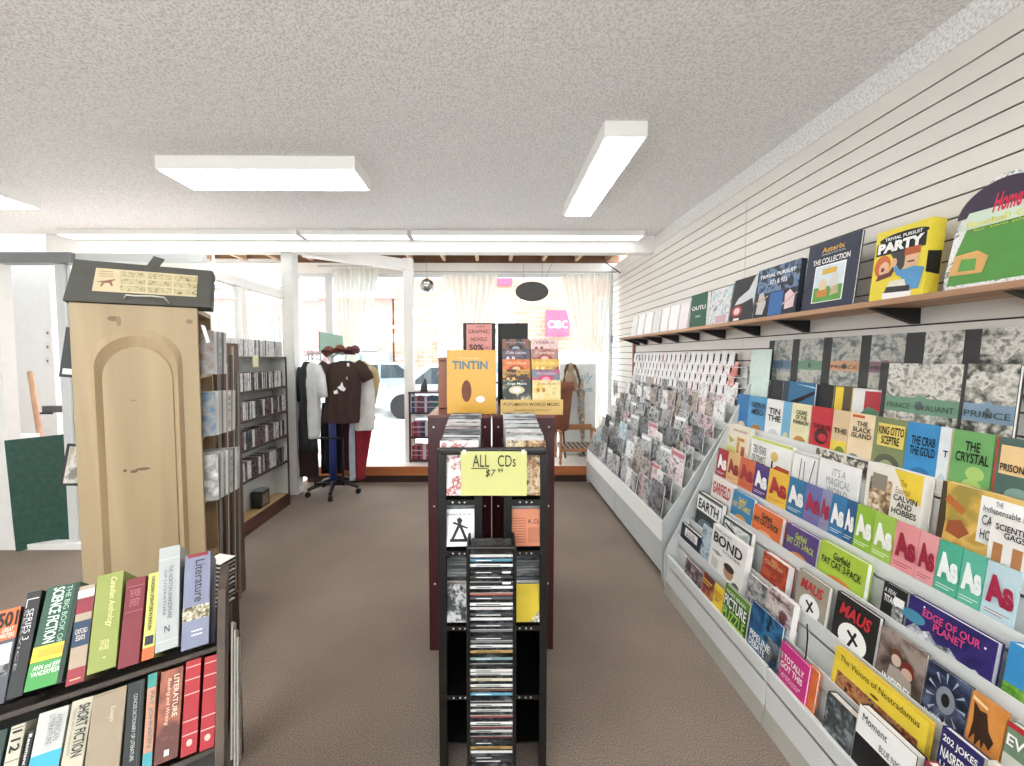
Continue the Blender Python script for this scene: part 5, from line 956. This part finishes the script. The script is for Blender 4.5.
p = atY(423, 391.5, DBK+.05)
t = thing('figurine', (p.x, DBK+.12, zt), 'small dark seated figurine on top of the stage bookcase', 'figurine')
MB().loft([[(rx1*math.cos(a)+ox, rx1*.7*math.sin(a), z) for a in [2*math.pi*j/14 for j in range(14)]] for z, rx1, ox in ((0, .05, 0), (.02, .05, 0), (.025, .04, 0), (.05, .045, 0), (.08, .036, .005), (.10, .028, .01), (.115, .016, .012), (.125, .022, .014), (.145, .022, .014), (.16, .008, .014))]).build('figure', c('#3f3d3a', .4), t)
pd = stagept(432, 447)
t = thing('picture_frame', atY(437, 391, 4.9), 'small green edged frame beside the figurine on the stage bookcase', 'picture frame'); t.location.z = zt; t.location.y = DBK+.18
MB().prism([(0, 0), (.10, 0), (.10, .17), (.035, .15)], -.006, .006).build('frame', c('#6fae9a'), t); MB().prism([(.012, .01), (.09, .01), (.09, .155), (.042, .138)], -.008, -.006).build('picture', c('#cfe0da'), t)
# white board with blue handwriting
A = atY(559, 445, 5.1)
t = thing('poster', (atY(577, 440, 5.1).x, 5.1, ZS), 'pale poster board with blue handwriting leaning in the window', 'poster')
MB().box(-.24, .24, 0, .01, 0, atY(577, 364, 5.1).z-ZS).build('board', c('#e6ecec', .6), t)
text('family', c('#7fb0c9'), t, -.12, .2, .95, 1.10, y=-.002, shear=.4, name='lettering'); text('records & books', c('#7fb0c9'), t, -.18, .2, .84, .92, y=-.002, shear=.4, name='lettering')
# terracotta pot with draped doll
p = atY(557, 425, 4.85); t = thing('stool', (p.x, 4.9, ZS), 'small round dark stool carrying the terracotta pot', 'stool'); zp = atY(557, 428, 4.9).z
MB().lathe([(0, 0), (.14, 0), (.14, .02), (0, .02)], 24, c=(0, 0, zp-ZS-.02)).build('seat', c('#7a4a30'), t)
for k in range(3): a = 2.1*k; MB().tube([(.09*math.cos(a), .09*math.sin(a), zp-ZS-.02), (.12*math.cos(a), .12*math.sin(a), 0)], .012, 8).build('leg', c('#5a3422'), t)
t = thing('plant_pot', (p.x, 4.9, zp), 'brown terracotta pot with thick rim on the window stage', 'pot'); sc = (atY(557, 381, 4.9).z-zp)
MB().lathe([(0, 0), (.155, 0), (.19, sc*.55), (.205, sc*.82), (.225, sc*.83), (.225, sc), (.20, sc), (.19, sc*.85), (0, sc*.8)], 36).build('pot', c('#9a5c42', .7), t)
DOLLZ = zp+sc*.8
t = thing('doll', (p.x+.16, 4.9, DOLLZ), 'rag doll with brown plaits and a small red patch sitting in the pot', 'doll')
MB().loft([[(r1*math.cos(a)+ox, r1*.7*math.sin(a), z) for a in [2*math.pi*j/14 for j in range(14)]] for z, r1, ox in ((0, .10, 0), (.05, .115, 0), (.12, .10, .0), (.18, .075, .01), (.22, .05, .015), (.235, .03, .015), (.25, .045, .015), (.30, .055, .015), (.34, .045, .015), (.355, .02, .015))]).build('body', c('#b09a7c', .8), t)
for s_ in (-1, 1): MB().tube([(.015+.04*s_, -.02, .33), (.015+.075*s_, -.05, .25), (.02+.10*s_, -.07, .12), (.02+.085*s_, -.075, .04)], .016, 8, rs=[.02, .018, .016, .008]).build('plait', c('#6a4a34', .8), t)
MB().prism([(-.02, .03), (.05, .03), (.015, .10)], -.10, -.085).build('patch', c('#c2303a'), t)
t = thing('figurine', (atY(582, 425, 5.03).x, 5.03, ZS), 'slender painted figurine standing beside the terracotta pot', 'figurine')
zf = atY(580, 378, 5.03).z-ZS; MB().lathe([(0, 0), (.05, 0), (.05, .02), (0, .02)], 16).build('base', c('#8a8a80'), t)
MB().loft([[(r1*math.cos(a)+ox, r1*.8*math.sin(a), z*zf) for a in [2*math.pi*j/12 for j in range(12)]] for z, r1, ox in ((.02, .02, .02), (.2, .026, .015), (.42, .034, .0), (.6, .05, -.01), (.72, .04, -.01), (.82, .055, -.015), (.86, .02, -.015), (.89, .028, -.015), (.96, .032, -.015), (1, .01, -.015))]).build('figure', art(['#8a9a94', '#c9b09a', '#6a5a4c', '#d8d4c8'], 10, 180, rnd=False), t)
# low wooden bench with rush seat
A = stagept(556, 466); BW = wood('#a86c42', '#c68a5a', .4, 5, (.1, 1, 1), 'bench_wood')
pz = lambda py, D: atY(570, py, D).z-ZS
t = thing('chair', ((atY(558, 440, 4.72).x+atY(592, 440, 4.72).x)/2+.03, 4.77, ZS), 'low turned wood chair with striped rush seat on the window stage', 'chair'); bw = (atY(592, 440, 4.72).x-atY(558, 440, 4.72).x)/2+.02
zs_, za = pz(446, 4.75), pz(430, 4.8)
for sx in (-bw, bw):
    for y, hh in ((-.17, za), (.17, za)):
        MB().lathe([(.013, 0), (.02, .03), (.013, .06), (.022, zs_*.5), (.014, zs_*.7), (.022, zs_), (.014, zs_*1.1), (.02, hh-.02), (.016, hh)], 12, c=(sx, y, 0)).build('leg', BW, t)
    MB().box(sx-.022, sx+.022, -.2, .2, za-.01, za+.02).build('armrest', BW, t, bevel=.005)
MB().box(-bw, bw, .15, .18, za-.02, za+.05).build('back_rail', BW, t, bevel=.005); MB().box(-bw, bw, -.18, -.16, zs_-.035, zs_).build('seat_rail', BW, t, bevel=.004)
mb = MB()
for k in range(16): mb.tube([(-bw+.01+(2*bw-.02)*k/15, -.165, zs_), (-bw+.01+(2*bw-.02)*k/15, 0, zs_-.006), (-bw+.01+(2*bw-.02)*k/15, .165, zs_)], bw/15.5, 6, m=k % 2)
mb.build('rush_seat_weave', [c('#b9ab98', .9), c('#6a5f54', .9)], t)
# small things on the slatted wall beyond the racks
for (px, py, D, col, lab, sh) in ((602, 360, 5.0, '#c9bfae', 'pale oval ornament hung on the slatwall near the curtain', 'o'), (616, 388, 4.7, '#5f564e', 'dark oval wooden mask hung on the slatwall near the curtain', 'o'), (612, 338, 5.05, '#6a5aa0', 'small violet tag hung on the slatwall', 't')):
    p = hit(px, py, (XW-.004, 0, 0), (1, 0, 0)); t = thing('wall_ornament', (XW-.004, p.y, p.z), lab, 'ornament')
    if sh == 'o': MB().loft([[(-.02*math.cos(k*.5)-.002, .05*math.cos(k*.5)*math.cos(a), .12*math.sin(a)*math.cos(k*.5)) for a in [2*math.pi*j/18 for j in range(18)]] for k in range(4)]).build('disc', c(col), t)
    else: MB().box(-.008, 0, -.02, .02, -.06, .03).build('tag', c(col), t); MB().tube([(-.004, 0, .03), (-.004, 0, .06)], .002, 5).build('string', INK, t)
t = thing('standard_strip', (XW-.012, 4.56, 1.15), 'tall narrow brown upright strip on the slatwall by the rack end', 'strip'); MB().box(-.012, .010, -.02, .02, 0, .75).build('strip', wood('#7a4a34', '#94604a', .5, 5), t)
# ---------------------------------------------------------------- clothes rack
CX, CY = atY(335, 495, 4.2).x, 4.2
BL = c('#17181a', .4); BLUE = c('#2c3c8c', .5)
t = thing('clothes_rack', (CX, CY, 0), 'black wheeled round clothes rack with blue pole, hung with shirts', 'clothes rack')
for k in range(5):
    a = 2*math.pi*k/5-1.35; e = Vector((.27*math.cos(a), .27*math.sin(a), 0))
    l = MB().tube([(0, 0, .13), (e.x*.4, e.y*.4, .13), (e.x*.85, e.y*.85, .09), (e.x, e.y, .075)], .02, 8, rs=[.028, .026, .02, .018]).build('leg', BL, t)
    w_ = MB().tube([(e.x-.018*math.sin(a), e.y+.018*math.cos(a), .028), (e.x+.018*math.sin(a), e.y-.018*math.cos(a), .028)], .028, 14).build('caster', BL, l)
MB().tube([(0, -.03, .1), (0, -.03, 1.0)], .038, 14).build('lower_pole', BLUE, t); MB().tube([(0, 0, 1.0), (0, 0, 1.60)], .016, 10).build('pole', c('#b9bcc0', .3, .6), t)
for s_ in (-1, 1):
    MB().tube([(0, 0, 1.50), (.10*s_, -.03, 1.54), (.24*s_, -.06, 1.53)], .011, 8).build('arm', c('#c9cbcc', .3, .5), t)
MB().tube([(0, -.02, 1.45), (0, -.20, 1.53)], .011, 8).build('arm', c('#c9cbcc', .3, .5), t)
MB().box(-.17, .15, -.12, -.105, .62, .64).box(-.17, .15, -.12, -.105, .12, .15).box(-.17, -.15, -.12, -.105, .12, .64).box(.13, .15, -.12, -.105, .12, .64).build('basket_frame', BL, t)
def noise1(x, s=0): return noise.noise(Vector((x*3.1, s*1.7, s)))
def garment(label, name, col, cx, cy, ztop, prof, depth=.05, rz=0, sleeves=None, parts=None, fold=.012, ns=36):
    """cloth hanging from its hanger: prof = (z below the top, half width left, half width right)"""
    t = thing(name, rotz((cx, cy, ztop), rz), label, 'clothing'); mb = MB(); sd_ = len(label)
    rings = []
    pf = []
    for i in range(len(prof)-1):
        for q in range(4): f_ = q/4; pf.append(tuple(prof[i][j]*(1-f_)+prof[i+1][j]*f_ for j in range(3)))
    pf.append(prof[-1])
    for z, a, b in pf:
        dd = depth*min(1, .35+abs(z)*3); r_ = []
        for j in range(ns):
            q = 2*math.pi*j/ns; x_ = (b if math.cos(q) > 0 else a)*math.cos(q); fo = fold*math.sin(x_*55+noise1(z, sd_)*3)*min(1, abs(z)*3)
            r_.append((x_, dd*math.sin(q)*(1+.2*noise1(x_*4+z*2, sd_))+fo, -z+.006*noise1(x_*9, sd_+2)))
        rings.append(r_)
    mb.loft(rings)
    for (pts, rs) in (sleeves or []):
        n_ = len(pts); rr = []
        for i in range(n_):
            p_ = Vector(pts[i]); tdir = (Vector(pts[min(i+1, n_-1)])-Vector(pts[max(i-1, 0)])).normalized(); sx = Vector((-tdir.z, 0, tdir.x))
            rr.append([tuple(p_+sx*rs[i]*math.cos(2*math.pi*j/16)+Vector((0, depth*.8*math.sin(2*math.pi*j/16), 0))) for j in range(16)])
        mb.loft(rr)
    mb.build('cloth', mat(col, .9, var=.10, vs=9), t)
    MB().tube([(0, 0, -.02), (0, 0, .03), (.018, 0, .055), (.0, 0, .075), (-.02, 0, .06)], .004, 6).build('hanger_hook', c('#8d8f91', .3, .5), t)
    return t
def cp(px, py, D): return atY(px, py, D)
def g_at(px, top, D): p = cp(px, top, D); return p.x, D, p.z
k_ = 1/F
def W4(px): return px*4.05/F
# brown tee at the front
bx, by, bz = g_at(345, 361, 4.0)
t = garment('dark brown T-shirt with small white bird print, facing the shop', 't_shirt', '#3f2a24', bx, by, bz,
        [(0, .05, .05), (.02, .14, .10), (.05, .22, .16), (.12, .22, .17), (.25, .215, .16), (.45, .22, .155), (.60, .235, .14), (.645, .23, .13)], .045,
        sleeves=[([(.11, 0, -.03), (.17, 0, -.08), (.215, -.005, -.15), (.24, -.005, -.20)], [.06, .07, .07, .065]), ([(-.19, 0, -.03), (-.235, 0, -.09), (-.25, 0, -.15)], [.06, .07, .06])])
shapes([('p', [(-.06, -.27), (-.03, -.25), (-.01, -.21), (.005, -.26), (.03, -.28), (.01, -.31), (-.02, -.30)], WINK), ('p', [(-.10, -.31), (-.06, -.29), (-.05, -.33), (-.09, -.34)], WINK), ('p', [(.03, -.18), (.045, -.15), (.05, -.19)], c('#d8d2c8'))], t, 1, 1, y=-.066, name='bird_print')
MB().box(.03, .055, -.03, -.028, -.055, -.02).build('neck_label', WINK, t)
# white tee at the left, turned
wx, wy, wz = g_at(313, 362, 4.02)
garment('white short sleeved shirt hanging on the entrance side of the rack', 't_shirt', '#d9dadb', wx, wy, wz,
        [(0, .04, .04), (.02, .09, .08), (.06, .12, .11), (.18, .12, .10), (.4, .10, .07), (.62, .09, .06), (.80, .05, .03)], .05, rz=R(-35), sleeves=[([(.08, 0, -.05), (.13, 0, -.15), (.16, 0, -.30), (.17, 0, -.36)], [.05, .07, .065, .06])])
garment('charcoal shirt hanging behind the white one', 't_shirt', '#2f3436', wx-.12, wy+.10, wz-.0,
        [(0, .03, .06), (.05, .08, .14), (.3, .11, .15), (.6, .10, .15), (.95, .12, .15)], .05, rz=R(-30), sleeves=[([(-.07, 0, -.07), (-.13, 0, -.25), (-.16, 0, -.42)], [.05, .07, .06])])
garment('off white shirt hanging behind the brown one', 't_shirt', '#d8d6d2', bx+.13, by+.10, bz-.02, [(0, .03, .03), (.05, .1, .1), (.3, .12, .14), (.7, .12, .13), (.72, .11, .12)], .04)
garment('yellowish shirt hanging behind the off white one', 't_shirt', '#c9b079', bx+.10, by+.18, bz+.0, [(0, .04, .04), (.03, .1, .09), (.10, .12, .19), (.22, .12, .21), (.5, .12, .14)], .04)
# trousers, dark layers
garment('dark plum long dress hanging low on the entrance side', 'dress', '#3a2228', cp(303, 450, 4.15).x, 4.22, 1.05, [(0, .05, .08), (.1, .08, .10), (.4, .13, .13), (.78, .20, .15), (.86, .20, .15)], .06, rz=R(-20))
garment('black skirt hanging beneath the brown shirt', 'skirt', '#17171b', cp(326, 430, 4.2).x, 4.34, .98, [(0, .10, .10), (.2, .12, .12), (.6, .12, .12), (.80, .12, .12)], .05)
garment('bright dark red dress hanging on the window side of the rack', 'dress', '#8f1626', cp(361, 425, 4.15).x, 4.16, 1.05, [(0, .05, .06), (.05, .09, .10), (.22, .10, .15), (.36, .10, .11), (.7, .10, .05), (.88, .10, .03)], .06, rz=R(18))
garment('maroon garment hanging between the black skirt and red dress', 'dress', '#4a1220', cp(348, 430, 4.2).x, 4.32, 1.0, [(0, .06, .06), (.1, .10, .09), (.5, .12, .11), (.78, .13, .11)], .04)
garment('pale blue grey towel hanging beside the red dress', 'towel', '#9aa6b4', cp(352, 460, 4.05).x, 4.06, .80, [(0, .02, .02), (.1, .03, .03), (.5, .03, .03), (.62, .03, .03)], .02)
# caps on the arms
for i, (px, py, r1, cl) in enumerate(((329, 352, .062, '#6e3a30'), (340, 350, .055, '#7f4438'), (350, 352, .06, '#5a2f30'), (355, 350, .05, '#6a3a40'))):
    p = cp(px, py, 3.98+.03*i)
    t = thing('cap', p, 'reddish brown cap, %s along the top of the clothes rack' % ORD[i], 'cap')
    MB().loft([[(r1*math.sin(a)*math.cos(q), r1*.9*math.sin(a)*math.sin(q), r1*math.cos(a)) for q in [2*math.pi*j/20 for j in range(20)]] for a in [math.pi*m_/14 for m_ in range(1, 10)]]).build('crown', mat(cl, .85, var=.2, vs=30), t, Matrix.Rotation(R(-35+20*i), 4, 'Y'))
    MB().loft([[(r1*.95*math.cos(q), -r1*(.6+.9*max(0, -math.sin(q)))*1.0 if math.sin(q) < 0 else -r1*.5, z-.3*r1) for q in [2*math.pi*j/20 for j in range(20)]] for z in (-.006, 0)]).build('peak', mat(cl, .85, var=.2, vs=30), t, Matrix.Rotation(R(-25), 4, 'X'))
t = thing('hanger_cluster', cp(316, 352, 4.15), 'pale clear hangers bunched on the entrance side of the rack', 'hanger')
MB().tube([(-.08, 0, -.09), (-.08, 0, .02), (-.06, 0, .05), (-.045, 0, .02), (-.045, 0, -.09)], .006, 6).tube([(.0, .02, -.09), (.0, .02, .02), (.02, .02, .05), (.035, .02, .02), (.035, .02, -.09)], .006, 6).tube([(-.12, .01, -.10), (-.04, .01, -.06), (.07, .01, -.10)], .006, 6).build('hanger_frame', c('#b9b9cf', .3), t)
p = cp(331, 343, 4.12); t = thing('rack_sign', p, 'blank mint green card clipped above the clothes rack', 'card')
MB().prism([(-.125, -.09), (.13, -.13), (.125, .075), (-.12, .12)], 0, .008, T=None).build('card', c('#9cc2b0', .7), t); MB().prism([(-.128, -.09), (-.12, -.09), (-.115, .12), (-.123, .125)], -.002, .010).build('edge', c('#7a6a5a'), t)
MB().tube([(-.03, -.03, -.13), (-.04, -.03, -.08), (-.02, -.03, -.06), (.03, -.03, -.065), (.05, -.03, -.10)], .006, 6).build('clip', c('#4a4c4e', .3, .5), t)
# ---------------------------------------------------------------- entrance things
D = 3.02
P4 = [atY(8, 447, D), atY(53, 441, D+.15), atY(60, 541, D+.15), atY(15, 553, D)]
t = thing('green_board', (-3.7, D+.02, 0), 'dark green flat board leaning in the side opening', 'board')
o = MB().box(0, .34, 0, .018, 0, .86).build('board', mat('#1c4a3c', .6, var=.3, vs=30), t, bevel=.002); t.matrix_world = Matrix.Translation((-3.655, D-.10, .002)) @ Matrix.Rotation(R(28), 4, 'Z') @ Matrix.Rotation(R(-3), 4, 'X') @ Matrix.Rotation(R(-3), 4, 'Y')
t = thing('broom_handle', atY(30, 372, 3.9), 'bare wooden pole leaning on the white entrance wall', 'pole'); e = atY(50, 470, 3.6); p = Vector(t.location)
e2_ = Vector((e.x+.18, 3.45, .03)); MB().tube([(0, .0, 0), tuple(e2_-p)], .022, 10).build('pole', wood('#b98a6a', '#d0a584', .5, 5), t)
p = atY(10, 432, 3.4); t = thing('spray_bottle', (p.x, 3.4, .80), 'clear spray bottle with blue label on the entrance ledge', 'bottle')
MB().lathe([(0, 0), (.035, 0), (.037, .02), (.037, .13), (.015, .17), (.015, .19), (0, .19)], 16).build('bottle', c('#dfe9ee', .2), t); MB().lathe([(.038, .03), (.038, .10)], 16).build('label', c('#7fb4d8'), t); MB().box(-.02, .03, -.012, .012, .19, .225).build('spray_head', WHITE, t)
t = thing('ledge_table', (p.x-.1, 3.42, 0), 'white narrow ledge table inside the entrance', 'table'); MB().box(-.3, .22, -.1, .1, .77, .80).build('table_top', WHITE, t); MB().box(-.3, -.28, -.1, .1, 0, .77).build('leg', WHITE, t); MB().box(.2, .22, -.1, .1, 0, .77).build('leg', WHITE, t)
p = atY(55, 409, 3.6); t = thing('door_closer', p, 'black metal arm fixed to the entrance frame post', 'door closer')
MB().box(-.10, .11, -.02, .03, -.03, .03).build('arm', c('#4a4c4e', .4), t, bevel=.004); MB().box(-.11, .0, -.03, -.015, -.045, -.028).build('bracket', c('#2a2b2d'), t)
p = atY(56, 500, 4.0); t = thing('wicker_basket', (p.x, 4.0, .0), 'tan wicker basket on the entrance floor', 'basket')
MB().lathe([(0, 0), (.13, 0), (.17, .38), (.18, .42), (.165, .42), (.12, .02), (0, .02)], 28).build('weave', art(['#a87a44', '#d0a56c', '#8a5c2c'], 50, 190, rnd=False, stretch=(1, 1, 3)), t)
t = thing('door_mat', (atY(72, 540, 3.25).x, 3.25, .005), 'black door mat on the pinkish entrance floor', 'mat'); MB().box(-.18, .5, -.06, .25, 0, .012).build('mat', c('#2a2a2b', .95), t)
for i, py in enumerate((333, 347, 361)):
    p = atY(49, py, 4.3); t = thing('wall_plate', (p.x, 4.296, p.z), 'small white switch plate, %s from the top on the entrance wall' % ORD[i], 'switch plate'); MB().box(-.04, .04, -.008, 0, -.055, .055).build('plate', c('#e6e6e4'), t, bevel=.002); MB().box(-.008, .008, -.013, -.008, -.015, .015).build('switch', c('#77797a'), t)
# ---------------------------------------------------------------- outside: street and facades
BRICK, N_, L_, B_s = _new('street_brick'); tcc = N_.new('ShaderNodeTexCoord'); br = N_.new('ShaderNodeTexBrick'); mp = N_.new('ShaderNodeMapping'); mp.inputs['Rotation'].default_value = (R(90), 0, 0)
br.inputs['Color1'].default_value = lin('#c29078'); br.inputs['Color2'].default_value = lin('#b57f6a'); br.inputs['Mortar'].default_value = lin('#d3b8aa'); br.inputs['Scale'].default_value = 1.3; br.inputs['Mortar Size'].default_value = .012
L_.new(tcc.outputs['Object'], mp.inputs[0]); L_.new(mp.outputs[0], br.inputs['Vector']); L_.new(br.outputs[0], B_s.inputs['Base Color']); B_s.inputs['Roughness'].default_value = .9
RBR = mat('#b98a82', .9, var=.08, vs=3); GRYR = c('#8e959c'); STW = c('#d9d7d3'); TEA = c('#8fb0ae'); WGL = mat('#7e939c', .15, var=.1, vs=1)
struct(MB().box(-14, 12, DG+.2, 40, -.35, -.15), 'street', c('#c9c8c6', .9), 'pale street outside')
struct(MB().box(-14, 12, DG+.2, DG+2.4, -.15, -.05), 'sidewalk', c('#cfccc8', .9), 'pale sidewalk outside')
DB2 = 17.0
def X2(px): return atY(px, 300, DB2).x
def Z2(py): return atY(495, py, DB2).z
def facade(label, px0, px1, py0, m_, wins, extra=None, roof=None, D=DB2):
    x0, x1, zt = X2(px0), X2(px1), Z2(py0)
    t = thing('building', ((x0+x1)/2, DB2+2, -.15), label, 'building'); w = (x1-x0)/2
    MB().box(-w, w, -2, 2, 0, zt+.15).build('wall', m_, t)
    for (a, b, q, r) in wins:
        xa, xb, za, zb = X2(a)-(x0+x1)/2, X2(b)-(x0+x1)/2, Z2(r)+.15, Z2(q)+.15
        f = MB().box(xa-.12, xb+.12, -2.06, -2.0, za-.12, zb+.12).box(xa-.2, xb+.2, -2.14, -2.0, za-.25, za-.12).build('window', STW, t); zm = (za+zb)/2
        MB().box(xa, xb, -2.08, -2.061, za, zm-.03).box(xa, xb, -2.08, -2.061, zm+.03, zb).build('pane', WGL, f)
    return t, w, (x0+x1)/2
t, w, cx_ = facade('low red brick building with grey roof and white framed windows', 120, 392, 293, RBR, [(262, 275, 318, 345), (302, 314, 318, 345), (358, 372, 318, 345), (150, 165, 318, 345), (200, 214, 318, 345)])
z0 = Z2(293)+.15; MB().box(-w-.2, w+.2, -2.3, 2.1, z0-.25, z0).build('cornice', STW, t); MB().prism([(-w-.2, z0), (w+.2, z0), (w-1.6, z0+1.3), (-w+.8, z0+1.3)], -2.2, 2).build('roof', GRYR, t)
MB().box(X2(330)-cx_, X2(391)-cx_, -2.4, -2.0, .0, Z2(352)+.15).build('shop_front', TEA, t); MB().box(X2(340)-cx_, X2(385)-cx_, -2.45, -2.41, .5, Z2(364)+.15).build('shop_window', WGL, t)
MB().box(X2(190)-cx_, X2(322)-cx_, -2.4, -2.0, .0, Z2(356)+.15).build('shop_front', STW, t)
t, w, cx_ = facade('tall peach brick building with sash windows across the street', 394, 700, 180, BRICK, [(440, 452, 296, 318), (440, 452, 330, 352), (500, 511, 296, 318), (500, 511, 325, 345), (600, 612, 300, 330), (640, 652, 300, 330)])
MB().box(X2(455)-cx_, X2(700)-cx_, -2.3, -2.0, 0, Z2(352)+.15).build('shop_front', STW, t); MB().box(X2(398)-cx_, X2(452)-cx_, -2.3, -2.0, 0, Z2(368)+.15).build('shop_front', c('#b9c4c8'), t)
MB().box(X2(402)-cx_, X2(448)-cx_, -2.36, -2.31, .6, Z2(378)+.15).build('shop_window', WGL, t); MB().box(X2(460)-cx_, X2(540)-cx_, -2.36, -2.31, .6, Z2(362)+.15).build('shop_window', WGL, t)
p0_, p1_ = Vector((X2(545), DB2-.35, Z2(337))), Vector((X2(568), DB2-.35, Z2(311)))
t = thing('bank_sign', p0_, 'crimson bank sign with white capitals on the peach brick building', 'sign'); w, h = p1_.x-p0_.x, p1_.z-p0_.z
MB().box(0, w, 0, .15, 0, h).build('panel', c('#c43a62', .5), t); text('CIBC', WINK, t, w*.08, w*.92, h*.32, h*.6, y=-.02, name='lettering')
q0 = (X2(497), DB2-.2, Z2(286)); t = thing('shop_sign', q0, 'small blank crimson fascia above the sash windows', 'sign'); MB().box(0, X2(512)-q0[0], 0, .1, 0, Z2(276)-q0[2]).build('panel', c('#c43a62', .5), t)
def car(x, y, colr, label, s=1):
    t = thing('car', (x, y, -.15), label, 'car')
    pr = [(-2.1, .35), (-2.0, .75), (-1.3, .9), (-.7, 1.42), (.7, 1.45), (1.4, .95), (2.1, .8), (2.15, .35)]
    MB().prism(pr, -.85, .85).build('body', c(colr, .3), t, bevel=.05)
    MB().prism([(-1.15, .92), (-.62, 1.35), (-.05, 1.38), (-.05, .92)], -.87, .87).prism([(.05, .92), (.05, 1.38), (.62, 1.37), (1.2, .94)], -.87, .87).build('window_pane', c('#39444c', .1), t)
    for sx in (-1.35, 1.35):
        for sy in (-.8, .8): MB().tube([(sx, sy-.1, .33), (sx, sy+.1, .33)], .33, 20).build('wheel', c('#1c1c1e'), t)
car(atY(300, 400, 11).x, 11.5, '#b4bcc2', 'blurred grey car parked outside beyond the clothes rack'); car(atY(372, 400, 11).x-.4, 14, '#a4b4b8', 'blue grey car on the far side of the street'); car(atY(450, 400, 11).x+.2, 11, '#b4bcc2', 'silver car outside behind the stage bookcase'); car(atY(190, 400, 11).x-2.5, 15, '#a04a4c', 'dull red car outside beyond the entrance glazing')
